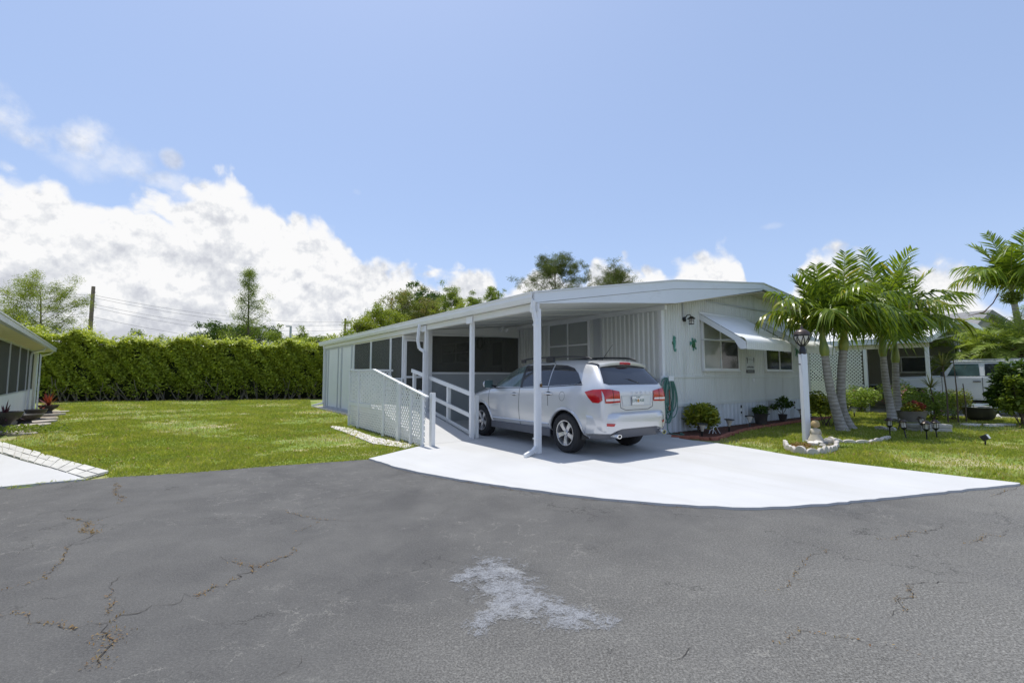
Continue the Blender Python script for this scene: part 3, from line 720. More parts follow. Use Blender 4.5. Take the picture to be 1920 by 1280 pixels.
# awnings (rippled sheet, rolled lip, side wings, arms)
def awning(u0, u1, label):
    rows = [[], []]; n = int((u1-u0)/.05)
    prof = [(-.03,3.16),(-1.13,2.44)]; 
    for a in range(0, 91, 15): prof.append((-1.13-.17*math.sin(R(a))*1.0, 2.27+.17*math.cos(R(a))))
    prof.append((-1.30,2.12))
    R_ = []
    for i in range(n+1):
        x = u0 + (u1-u0)*i/n; off = .010 if i % 2 else 0
        R_.append([(x, w_-off*.6, z+off - (.02 if (i % 2 and k == len(prof)-1) else 0)) for k, (w_, z) in enumerate(prof)])
    o = hp(MB().grid(R_), 'awning', MT['white']); o['label'] = label
    m_ = o.modifiers.new('s', 'SOLIDIFY'); m_.thickness = .006
    for u in (u0, u1):
        s = 1 if u == u0 else -1
        hp(MB().add([(u+s*.004,-.03,3.14),(u+s*.004,-1.13,2.42),(u+s*.004,-1.28,2.30),(u+s*.004,-1.29,2.12),(u+s*.004,-1.12,2.12),(u+s*.004,-.98,2.36),(u+s*.004,-.03,2.98)], [(0,1,2,3,4,5,6)]), 'wing', MT['fascia'], parent=o).modifiers.new('s','SOLIDIFY').thickness = .008
        hp(MB().bar((u+s*.03,-.03,2.42),(u+s*.03,-1.15,2.36),.018,.018), 'arm', MT['alu'], parent=o)
    hp(MB().box((u0-.02,-.07,3.13),(u1+.02,-.02,3.18)), 'hinge_rail', MT['trim'], parent=o)
awning(1.65, 4.10, 'awning raised over the front window nearest the carport')
awning(5.12, 7.25, 'awning half hidden by the palm fronds')
for u in (3.69, 7.22):
    v = hp(MB().box((u-.03,-.03,.34),(u+.03,-.012,.56)), 'skirt_vent', MT['trim'])
    hp(MB().box((u-.035,-.04,.50),(u+.035,-.03,.58)).box((u-.03,-.04,.34),(u+.03,-.03,.40)), 'vent_cover', MT['blackiron'], parent=v)
hp(MB().box((4.44,-.04,1.26),(4.54,-.01,1.36)), 'outlet_box', MT['trim'])
hp(MB().box((-4.44,-.50,1.30),(-4.43,-.40,1.42)), 'hasp', MT['alu'])
hp(MB().box((-.16,-.08,1.24),(.06,-.03,1.44)), 'hose_bracket', MT['trim'])
# padlock hanging on the front post
pk = thing('padlock', 'small brass padlock hanging on the front carport post', 'padlock', H(-4.36,-.505,1.30), HROT)
MB().box((-.025,-.012,-.06),(.025,.006,0)).build('lock_body', simple('old_brass', (.20,.12,.05), .4, metal=.7), pk, bevel=.004)
MB().tube([(-.015,0,0),(-.015,0,.03),(-.008,0,.042),(.008,0,.042),(.015,0,.03),(.015,0,0)], .004, 6).build('shackle', MT['chrome'], pk, smooth=True)

# twin floodlight on the carport ceiling
fl_ = thing('flood_light', 'twin white floodlight on the carport ceiling before the porch screen', 'light fixture', H(-1.0,5.55,2.98), HROT)
MB().lathe([(.06,.10),(.06,.13)], 16).build('mount_plate', MT['trim'], fl_)
for s in (-1, 1):
    M = Matrix.Translation((s*.10,-.04,.0)) @ Matrix.Rotation(R(55),4,'X') @ Matrix.Rotation(R(20*s),4,'Y')
    MB().lathe([(.0,.10),(.03,.09),(.045,.03),(.062,-.02),(.060,-.03),(0,-.035)], 16, M).build('lamp_head', MT['white'], fl_, smooth=True)
MB().tube([(-.09,0,.02),(0,0,.10),(.09,0,.02)], .012, 8).build('arm', MT['trim'], fl_, smooth=True)
# wreath on the inner wall
wr = MB(); wr.tube([(0, .22*math.cos(a), .22*math.sin(a)) for a in [i*2*PI/20 for i in range(20)]], .045, 8, close=True)
tag(wr.build('wreath', MT['coreleaf']), 'dark round wreath on the wall behind the porch screen', 'wreath').matrix_world = Matrix.Translation(H(-.09,8.45,2.75)) @ Matrix.Rotation(HROT,4,'Z')

# ------------------------------------------------------------------ access ramp with lattice screen
ramp_t = thing('access_ramp', 'white concrete access ramp with lattice side and timber handrail', 'ramp', OO, HROT)
def rp(mb, name, mat, parent=None, **k): return mb.build(name, mat, parent or ramp_t, **k)
rp(MB().prism([(1.75,.03),(4.62,.60),(6.6,.60),(6.6,0.03)], 4.40, 5.66, Matrix(((0,0,-1,0),(1,0,0,0),(0,1,0,0),(0,0,0,1)))), 'ramp_deck', MT['drive'])
rp(MB().prism([(1.95,.035),(4.60,.575),(6.58,.575),(6.58,.035)], 5.661, 5.672, Matrix(((0,0,-1,0),(1,0,0,0),(0,1,0,0),(0,0,0,1)))), 'ramp_side_shade', MT['kneegrey'])  # thin sheet over the deck side, shade behind the lattice put into its grey
rp(MB().bar((-5.66,1.75,.02),(-5.66,4.6,.58),.03,.16).bar((-5.66,4.6,.53),(-5.66,6.6,.53),.03,.16), 'deck_edge', MT['white'])
def toprail(w): return 1.60 if w > 4.6 else 1.60 - (4.6-w)*(.58/3.1)
U_ = -5.72
def lattice_panel(w0, w1, zb, zt, parent, u=U_, name='lattice_panel', sp=.112, bw=.036, axis='w', mat='lattice'):
    """crossed laths clipped to the outline below zt(w)"""
    mb = MB(); 
    for layer, sg in ((0, 1), (1, -1)):
        c0 = int((w0 - 3.5 - 1) / sp); c1 = int((w1 + 3.5 + 1) / sp)
        for c in range(c0, c1):
            # lath: w = c*sp + sg*(z - zb); intersect with the outline by sampling
            seg = []; on = None; zz = zb; st = .02; ztm = max(zt(w0), zt(w1), zt((w0+w1)/2))
            while zz <= ztm + 1e-6:
                w_ = c*sp + sg*(zz - zb) * .95
                ok = w0 <= w_ <= w1 and zz <= zt(w_)
                if ok and on is None: on = (w_, zz)
                if not ok and on is not None: seg.append((on, last)); on = None
                if ok: last = (w_, zz)
                zz += st
            if on is not None: seg.append((on, last))
            for a, b in seg:
                if abs(a[1]-b[1]) < .03: continue
                o_ = layer*.007
                if axis == 'w': mb.bar((u-o_, a[0], a[1]), (u-o_, b[0], b[1]), .006, bw, up=(0,-(b[1]-a[1]),(b[0]-a[0])))
                else: mb.bar((a[0], u-o_, a[1]), (b[0], u-o_, b[1]), .006, bw, up=(-(b[1]-a[1]),0,(b[0]-a[0])))
    return mb.build(name, MT[mat], parent)
edges_w = [1.52, 2.17, 2.84, 3.80, 4.60, 5.72, 6.58]
for a, b in zip(edges_w[:-1], edges_w[1:]): lattice_panel(a, b, .03, lambda w: toprail(w)-.02, ramp_t)
rp(MB().bar((U_,1.46,toprail(1.46)+.01),(U_,4.62,1.61),.085,.03).bar((U_,4.60,1.61),(U_,6.62,1.61),.085,.03), 'top_rail', MT['white'])
for w_, t in ((6.56,.05),(5.72,.05),(3.80,.055),(2.84,.10),(2.17,.05),(1.60,.055),(1.74,.02)):
    if t > .03: rp(MB().box((U_-.035-t*.3,w_-t*.75,.0),(U_-.012,w_+t*.75,toprail(w_)-.01)), 'post', MT['white'])
rp(MB().box((U_-.025,4.7,.60),(U_-.012,6.58,.70)), 'mid_board', MT['white'])
lattice_panel(-5.68, -4.45, .62, lambda w: 1.58, ramp_t, u=6.62, axis='u')
rp(MB().box((-5.72,6.6,1.58),(-4.42,6.68,1.64)), 'back_rail', MT['white'])
# post with outer end at the foot of the ramp
rp(MB().box((-5.60,1.47,.03),(-5.52,1.58,1.10)), 'post', MT['white'])
# timber handrail on the carport side
u2 = -4.36+.10
def rz(w): return 1.60 - (5.5-w)*(.60/3.5)
rp(MB().bar((u2-.02,2.0,rz(2.0)),(u2-.02,5.5,rz(5.5)),.045,.10), 'handrail', MT['white'])
rp(MB().bar((u2-.02,2.0,rz(2.0)-.50),(u2-.02,5.0,rz(5.0)-.50),.04,.09), 'middle_rail', MT['white'])
rp(MB().bar((u2-.02,2.0,.10),(u2-.02,5.0,.66),.04,.07), 'lower_rail', MT['white'])
for w_ in (2.0, 3.34, 5.45): rp(MB().box((u2,w_-.045,.03),(u2+.08,w_+.045,rz(w_)+.01)), 'rail_post', MT['white'])

# ------------------------------------------------------------------ things on the front wall
def plate_on_wall(outline_, s, M, th=.012): return MB().prism([(x*s, y*s) for x, y in outline_], 0, th, M)
def wallM(u, z, off=.03, rot=0): return Matrix.Translation(H(u,-off,z)) @ Matrix.Rotation(HROT,4,'Z') @ Matrix.Rotation(PI/2,4,'X') @ Matrix.Rotation(rot,4,'Z')
# sea horse
sh = thing('seahorse_ornament', 'teal metal seahorse wall ornament beside the corner of the home', 'wall ornament', (0,0,0))
sh.matrix_world = wallM(.47, 2.27)
body = [(0,.17),(.02,.20),(.05,.17),(.075,.14),(.06,.125),(.045,.12),(.06,.06),(.055,-.02),(.03,-.09),(.02,-.14),(.04,-.17),(.055,-.15),(.05,-.12),(.075,-.13),(.08,-.17),(.05,-.21),(.01,-.205),(-.02,-.16),(-.03,-.08),(-.045,0),(-.06,.03),(-.05,.06),(-.045,.12),(-.03,.17),(-.035,.205)]
MB().prism(body, 0, .014).build('body', MT['teal_orn'], sh)
MB().prism([(-.05,.02),(-.085,.05),(-.08,-.01),(-.055,-.03)], 0, .010).build('fin', MT['green_orn'], sh)
MB().lathe([(.010,.014),(.006,.019)], 8, Matrix.Translation((.03,.15,0))).build('eye', MT['blackiron'], sh)
def turtle(u, z, s, rot, label):
    t = thing('turtle_ornament', label, 'wall ornament', (0,0,0), group='turtle wall ornaments'); t.matrix_world = wallM(u, z, .03, rot)
    sm = MB()
    sm.lathe([(.001,.045),(.05,.04),(.085,.026),(.10,.008),(.10,.0)], 16, Matrix.Scale(s,4) @ Matrix.Diagonal((.8,1.1,.8,1))).build('shell', MT['green_orn'], t, smooth=True)
    MB().prism([(x*s, y*s) for x, y in [(-.03,.10),(-.035,.15),(0,.18),(.035,.15),(.03,.10)]], .004, .018).build('head', MT['teal_orn'], t)
    for k, pl in enumerate([[(.06,.07),(.12,.12),(.15,.07),(.16,.0),(.13,.03),(.08,.02)],[(-.06,.07),(-.12,.12),(-.15,.07),(-.16,.0),(-.13,.03),(-.08,.02)],[(.05,-.08),(.09,-.15),(.05,-.17),(.02,-.10)],[(-.05,-.08),(-.09,-.15),(-.05,-.17),(-.02,-.10)]]):
        MB().prism([(x*s, y*s) for x, y in pl], .003, .014).build('flipper', MT['teal_orn'], t)
turtle(1.33, 2.29, 1.0, R(20), 'green turtle ornament between the wall lantern and the front window')
turtle(7.57, 2.27, 1.0, R(-20), 'green turtle ornament left of the lamp post, past the far window')
turtle(8.12, 2.24, 1.0, R(10), 'green turtle ornament just right of the lamp post')
# wall lantern
wl = thing('wall_lantern', 'black caged wall lantern below a conduit near the roof corner', 'lantern', H(.93,-.03,2.93), HROT)
MB().lathe([(.065,0),(.065,.03),(.03,.05)], 16, Matrix.Rotation(PI/2,4,'X')).build('back_plate', MT['blackiron'], wl, smooth=True)
MB().tube([(0,-.03,.02),(0,-.10,.10),(.02,-.17,.11),(.03,-.20,.05)], .012, 8).build('arm', MT['blackiron'], wl, smooth=True)
Ml = Matrix.Translation((.03,-.20,0))
MB().lathe([(.012,.07),(.05,.05),(.105,.0),(.10,-.008),(.0,-.008)], 16, Ml).build('cap', MT['blackiron'], wl, smooth=True)
cg = MB()
for k in range(4):
    a = k*PI/2+.6; cg.tube([(.03+.06*math.cos(a),-.20+.06*math.sin(a),-.01),(.03+.055*math.cos(a),-.20+.055*math.sin(a),-.14)], .006, 6)
cg.lathe([(.066,-.05),(.07,-.055),(.066,-.062),(.058,-.055),(.066,-.05)], 16, Ml).lathe([(.066,-.135),(.066,-.15),(0,-.15)], 16, Ml)
cg.build('cage', MT['blackiron'], wl)
MB().lathe([(.045,-.01),(.047,-.13)], 14, Ml).build('glass', MT['lampglass'], wl, smooth=True)
MB().box((-.06,-.02,.05),(-.03,0,.62)).build('conduit', MT['grayframe'], wl)
# illegible small sign with a dark strip
sg = thing('yard_sign', 'small white notice with black lettering and a black strip between the windows', 'sign', (0,0,0))
sg.matrix_world = wallM(4.30, 1.63, .035)
MB().box((-.24,0,0),(.24,.40,.012)).build('board', simple('notice_board', (.55,.58,.57), .5, var=.12, scale=14), sg)
MB().box((-.24,-.10,0),(.24,-.005,.014)).build('black_strip', MT['darkplastic'], sg)
def text(body_, size, name, mat, parent, M, ext=.002):
    cu = bpy.data.curves.new('t', 'FONT'); cu.body = body_; cu.size = size; cu.extrude = ext; cu.align_x = 'CENTER'; cu.align_y = 'CENTER'; cu.resolution_u = 2
    ob = bpy.data.objects.new('t', cu); COL.objects.link(ob); dg = bpy.context.evaluated_depsgraph_get(); dg.update()
    me = bpy.data.meshes.new_from_object(ob.evaluated_get(dg)); bpy.data.objects.remove(ob)
    me.materials.clear(); me.materials.append(mat); me.transform(M)
    return link(name, me, None, parent)
mk = MB()
mk.prism([(-.23,.36),(-.17,.37),(-.15,.30),(-.17,.20),(-.20,.19),(-.19,.28)], .012, .015).prism([(.20,.37),(.25,.36),(.235,.26),(.22,.20),(.20,.26)], .012, .015)
for i in range(9): mk.box((-.20+i*.045,.055,.012),(-.175+i*.045,.095+.02*(i % 2),.015))
for i in range(5): mk.box((-.10+i*.05,.30+.012*math.sin(i),.012),(-.065+i*.05,.312+.012*math.sin(i),.0145))
mk.build('marks', MT['darkplastic'], sg)
mk = MB()
for i in range(8): mk.box((-.19+i*.048,-.065,.014),(-.16+i*.048,-.04,.016))
mk.build('pale_marks', MT['grayframe'], sg)

# garden hose: looped coil on its bracket
hr = random.Random(5); ho = thing('garden_hose', 'long green garden hose looped on a bracket at the corner of the home', 'garden hose', H(.0,-.10,1.40), HROT)
pts_ = []
for k in range(11):
    wid = hr.uniform(.10,.27); dep = hr.uniform(.75,1.12); ox = hr.uniform(-.10,.12); sw = hr.uniform(-.10,.10)
    for i in range(18):
        a = i/18*2*PI; y_ = -dep/2*(1-math.cos(a))
        pts_.append((ox + wid*math.sin(a)*(1 if k % 3 else -1) + sw*(y_)/1.0, -.02-.012*k*.5+.008*math.sin(a*2), .0+y_))
sm_ = smooth_curve(pts_, 2)
MB().tube(sm_, .0115, 7).build('hose', MT['hose'], ho, smooth=True)
MB().tube([(.02,-.07,-.30),(.0,-.09,-.72)], .012, 6).tube([(-.02,-.09,-.70),(-.03,-.10,-.80)], .02, 8).build('nozzle', MT['brick'], ho, smooth=True)
MB().box((-.02,-.10,-.08),(.18,-.085,.04)).box((-.02,-.085,-.02),(.18,0,.0)).build('hanger', MT['trim'], ho)
tail = smooth_curve([(-.05,-.05,-1.0),(-.10,-.10,-1.3),(-.02,-.30,-1.365),(.12,-.38,-1.365),(.20,-.22,-1.36),(.3,-.2,-1.36)], 5)
MB().tube(tail, .0115, 7).build('loose_end', MT['hose'], ho, smooth=True)
# ------------------------------------------------------------------ vehicles
def skin_rings(stations, caps=True, levels=2):
    """mirrored rings along x -> smooth closed body mesh (vehicle axes: x forward, y left)"""
    vs = []; fs = []; n = None
    def full(x, half):
        L_ = [(x, y, z) for y, z in half]; R_ = [(x, -y, z) for y, z in reversed(half[1:-1])]
        return L_ + R_
    rings = [full(x, h) for x, h in stations]; n = len(rings[0])
    def scaled(ring, k, dx):
        cz = sum(p[2] for p in ring)/n; return [(p[0]+dx, p[1]*k, cz+(p[2]-cz)*k) for p in ring]
    rings = [scaled(rings[0], .90, .012*(1 if stations[0][0] > stations[-1][0] else -1))] + rings + [scaled(rings[-1], .90, -.012*(1 if stations[0][0] > stations[-1][0] else -1))]
    for r_ in rings: vs += r_
    for i in range(len(rings)-1):
        for j in range(n): fs.append((i*n+j, i*n+(j+1) % n, (i+1)*n+(j+1) % n, (i+1)*n+j))
    fs.append(tuple(range(n-1, -1, -1))); fs.append(tuple((len(rings)-1)*n+j for j in range(n)))
    me = bpy.data.meshes.new('tmp'); me.from_pydata(vs, [], fs); me.update()
    bm = bmesh.new(); bm.from_mesh(me); bmesh.ops.recalc_face_normals(bm, faces=bm.faces); bm.to_mesh(me); bm.free()
    o = bpy.data.objects.new('tmp', me); COL.objects.link(o)
    s = o.modifiers.new('s', 'SUBSURF'); s.levels = levels; s.render_levels = levels
    return o
def bake(o, name, mats, parent, smooth=True):
    dg = bpy.context.evaluated_depsgraph_get(); dg.update()
    me = bpy.data.meshes.new_from_object(o.evaluated_get(dg)); bpy.data.objects.remove(o)
    me.name = name; me.materials.clear()
    for m_ in mats: me.materials.append(m_)
    if smooth:
        me.polygons.foreach_set('use_smooth', [True]*len(me.polygons))
        try: me.set_sharp_from_angle(angle=R(50))
        except Exception: pass
    return link(name, me, None, parent)
def bvh_of(o):
    me = o.data; return BVHTree.FromPolygons([v.co.copy() for v in me.vertices], [tuple(p.vertices) for p in me.polygons])
def patch(bvh, poly, mode, off, step=.04):
    """project an outline onto the body. mode: 'L','R' outline in (x,z); 'B' rear, outline in (y,z); 'F' front; 'T' top (x,y)"""
    P2 = [Vector(p) for p in poly]; n = len(P2)
    pts = []; 
    for i in range(n):
        a, b = P2[i], P2[(i+1) % n]; k = max(1, int((b-a).length/step))
        pts += [a.lerp(b, j/k) for j in range(k)]
    nb = len(pts); edges = [(i, (i+1) % nb) for i in range(nb)]
    def inside(q):
        c = False; j = n-1
        for i in range(n):
            if (P2[i].y > q.y) != (P2[j].y > q.y) and q.x < (P2[j].x-P2[i].x)*(q.y-P2[i].y)/(P2[j].y-P2[i].y)+P2[i].x: c = not c
            j = i
        return c
    x0, x1 = min(p.x for p in P2), max(p.x for p in P2); y0, y1 = min(p.y for p in P2), max(p.y for p in P2)
    gx_ = x0+step
    while gx_ < x1:
        gy_ = y0+step
        while gy_ < y1:
            q = Vector((gx_, gy_))
            if inside(q) and min((q-p).length for p in pts) > step*.45: pts.append(q)
            gy_ += step
        gx_ += step
    vo_, _, fo, *_r = delaunay_2d_cdt(pts, edges, [], 1, 1e-5)
    out = []; dirs = {'L': Vector((0,-1,0)), 'R': Vector((0,1,0)), 'B': Vector((1,0,0)), 'F': Vector((-1,0,0)), 'T': Vector((0,0,-1))}
    d = dirs[mode]
    for v in vo_:
        if mode == 'L': o_ = Vector((v.x, 4, v.y))
        elif mode == 'R': o_ = Vector((v.x, -4, v.y))
        elif mode == 'B': o_ = Vector((-6, v.x, v.y))
        elif mode == 'F': o_ = Vector((6, v.x, v.y))
        else: o_ = Vector((v.x, v.y, 5))
        h, nn, idx, dist = bvh.ray_cast(o_, d)
        if h is None:
            h2 = bvh.find_nearest(o_ + d*4); h = h2[0]; nn = h2[1]
        if nn.dot(d) > 0: nn = -nn
        out.append(h + nn*off)
    fs = []
    for f in fo:
        a, b, c = out[f[0]], out[f[1]], out[f[2]]
        nrm_ = (b-a).cross(c-a)
        fs.append(tuple(f) if nrm_.dot(d) < 0 else tuple(reversed(f)))
    mb = MB(); mb.add(out, fs); return mb
def strip(bvh, line_, mode, off, w):
    """thin strip along a polyline projected on the body"""
    dirs = {'L': Vector((0,-1,0)), 'R': Vector((0,1,0)), 'B': Vector((1,0,0)), 'T': Vector((0,0,-1))}; d = dirs[mode]; pts = []
    for a, b in zip(line_[:-1], line_[1:]):
        a, b = Vector(a), Vector(b); k = max(1, int((b-a).length/.04))
        pts += [a.lerp(b, j/k) for j in range(k)]
    pts.append(Vector(line_[-1])); out = []
    for v in pts:
        o_ = Vector((v.x, 4 if mode == 'L' else -4, v.y)) if mode in 'LR' else (Vector((-6, v.x, v.y)) if mode == 'B' else Vector((v.x, v.y, 5)))
        h, nn, i_, ds_ = bvh.ray_cast(o_, d)
        if h is None: continue
        if nn.dot(d) > 0: nn = -nn
        out.append(h+nn*off)
    return MB().tube(out, w, 5) if len(out) > 1 else MB()
def wheel(parent, x, y, r, side, spokes=5, wid=.22, rim_r=.63, label=None, rimmat='rim'):
    w_ = bpy.data.objects.new('wheel', None); COL.objects.link(w_); w_.parent = parent
    w_.location = (x, y, r); w_.rotation_euler = (-PI/2*side, 0, 0)      # local z = outward
    if label: w_['label'] = label
    R1 = r*rim_r; h = wid/2
    MB().lathe([(R1,-h*.9),(r*.90,-h),(r*.975,-h*.82),(r,-h*.5),(r,h*.5),(r*.975,h*.82),(r*.90,h),(R1*1.03,h*.93),(R1,h*.8),(R1*.98,h*.2),(R1*.98,-h*.9)], 48, c0=False, c1=False).build('tyre', MT['tyre'], w_, smooth=True)
    rm = MB(); rm.lathe([(R1*1.02,h*.86),(R1*1.01,h*.95),(R1*.95,h*.93),(R1*.92,h*.6),(R1*.9,-h*.5)], 48, c0=False, c1=False)
    for k in range(spokes):
        a = k*2*PI/spokes+.3; ca, sa = math.cos(a), math.sin(a)
        def P(rr, t, z): return (rr*ca - t*sa, rr*sa + t*ca, z)
        w0, w1 = R1*.17, R1*.22
        vs = [P(R1*.12,-w0,h*.62),P(R1*.12,w0,h*.62),P(R1*.55,w0*.9,h*.80),P(R1*.55,-w0*.9,h*.80),P(R1*.95,w1,h*.78),P(R1*.95,-w1,h*.78)]
        vs += [(p[0],p[1],p[2]-.04) for p in vs]
        rm.add(vs, [(0,3,2,1),(3,5,4,2),(6,7,8,9),(9,8,10,11),(0,6,9,3),(3,9,11,5),(1,2,8,7),(2,4,10,8)])
    rm.lathe([(0,h*.80),(R1*.16,h*.79),(R1*.20,h*.66),(R1*.20,h*.3)], 20, c0=False, c1=False)
    rm.build('rim', MT[rimmat], w_, smooth=True)
    dk = MB(); dk.lathe([(R1*.9,-h*.1),(0,-h*.12)], 24, c0=False)
    for k in range(5):
        a = k*2*PI/5+.9; dk.lathe([(.011,h*.55),(.011,h*.70),(0,h*.70)], 8, Matrix.Translation((R1*.30*math.cos(a), R1*.30*math.sin(a), 0)))
    dk.build('brake_disc', MT['darkplastic'], w_)
    return w_

suv = thing('parked_suv', 'silver SUV parked under the carport, seen from its rear left', 'car', H(-3.02,.78,.028), R(36+90-1.2))
def ring(zb, ys, ym, zs, ysh, zbt, ybt, zt, yt, ztop):
    return [(0,zb),(ys*.85,zb),(ys,zb+.10),(ym,.62),(ysh,zs),(ybt,zbt),(yt,zt),(yt*.72,ztop-.012),(0,ztop)]
ST = [(2.52,ring(.34,.42,.48,.72,.46,.79,.42,.83,.34,.85)),(2.42,ring(.30,.66,.74,.80,.70,.88,.64,.92,.50,.94)),
 (2.10,ring(.27,.85,.89,.90,.86,.98,.80,1.03,.64,1.06)),(1.55,ring(.27,.88,.925,.98,.90,1.07,.84,1.12,.70,1.15)),
 (1.28,ring(.27,.88,.92,1.02,.91,1.12,.855,1.17,.72,1.20)),(1.12,ring(.27,.88,.92,1.03,.91,1.15,.865,1.24,.73,1.30)),
 (.70,ring(.27,.88,.92,1.03,.91,1.16,.872,1.46,.70,1.53)),(.25,ring(.27,.88,.92,1.04,.91,1.17,.885,1.645,.69,1.70)),(-.30,ring(.27,.88,.92,1.05,.91,1.19,.89,1.69,.69,1.745)),
 (-.95,ring(.28,.88,.925,1.07,.915,1.22,.89,1.695,.69,1.755)),(-1.50,ring(.29,.88,.93,1.08,.92,1.24,.885,1.68,.675,1.74)),
 (-1.88,ring(.30,.87,.92,1.09,.91,1.26,.875,1.66,.66,1.715)),(-2.07,ring(.31,.87,.92,1.09,.905,1.27,.865,1.62,.665,1.675)),(-2.13,ring(.32,.86,.915,1.09,.90,1.27,.855,1.55,.68,1.60)),
 (-2.26,ring(.33,.85,.90,1.08,.88,1.26,.84,1.41,.73,1.45)),(-2.38,ring(.36,.83,.88,1.05,.85,1.20,.81,1.27,.75,1.30)),(-2.42,ring(.38,.81,.86,1.03,.83,1.15,.79,1.21,.72,1.235)),(-2.43,ring(.40,.76,.81,1.00,.78,1.10,.74,1.15,.64,1.17))]
bo = skin_rings(ST)
# wheel arches
def cutter(x, r=.435):
    mb = MB(); 
    for s in (-1, 1):
        M = Matrix.Translation((x, s*.62, .36)) @ Matrix.Rotation(-PI/2*s, 4, 'X')
        mb.lathe([(r,0),(r,.6)], 36, M)
    me = bpy.data.meshes.new('c'); me.from_pydata([tuple(v) for v in mb.v], [], mb.f); me.update()
    bm = bmesh.new(); bm.from_mesh(me); bmesh.ops.recalc_face_normals(bm, faces=bm.faces); bm.to_mesh(me); bm.free()
    o = bpy.data.objects.new('c', me); COL.objects.link(o); return o
def cut_arches(bo, xs, r):
    cs = []
    for x in xs:
        c = cutter(x, r); cs.append(c); b = bo.modifiers.new('b', 'BOOLEAN'); b.operation = 'DIFFERENCE'; b.object = c; b.solver = 'EXACT'
    return cs
cs = cut_arches(bo, (1.5,-1.5), .435)
for mm in (MT['paint'],): bo.data.materials.append(mm)
sb_ = bake(bo, 'body', [MT['paint']], suv)
for c in cs: bpy.data.objects.remove(c)
bv = bvh_of(sb_)
PT = lambda name, mb, mat, parent=suv, **k: mb.build(name, MT[mat], parent, **k)
# dark wheel housings
for x in (1.5,-1.5):
    for s in (-1,1):
        A_ = [R(-10+i*200/16) for i in range(17)]
        PT('wheel_housing', MB().grid([[(x+q_*math.cos(a), s*yy_, .36+q_*math.sin(a)) for a in A_] for q_, yy_ in ((.05,.60),(.430,.60),(.432,.885))]), 'darkplastic')
for x in (1.5,-1.5):
    for s, nm in ((1,'L'),(-1,'R')):
        arc = []; 
        for i in range(25):
            a = R(-12 + i*204/24); px_, pz_ = x+.455*math.cos(a), .36+.455*math.sin(a)
            h = bv.ray_cast(Vector((px_, 4*s, max(pz_,.33))), Vector((0,-s,0)))[0]
            if h is not None: arc.append(Vector((px_, h.y - s*.002, max(pz_,.31))))
        PT('arch_flare', MB().tube(arc, .028, 8), 'paint', smooth=True)
for x, y, s in ((-1.5,.80,1),(1.5,.80,1),(-1.5,-.80,-1),(1.5,-.80,-1)): wheel(suv, x, y, .365, s, wid=.235)
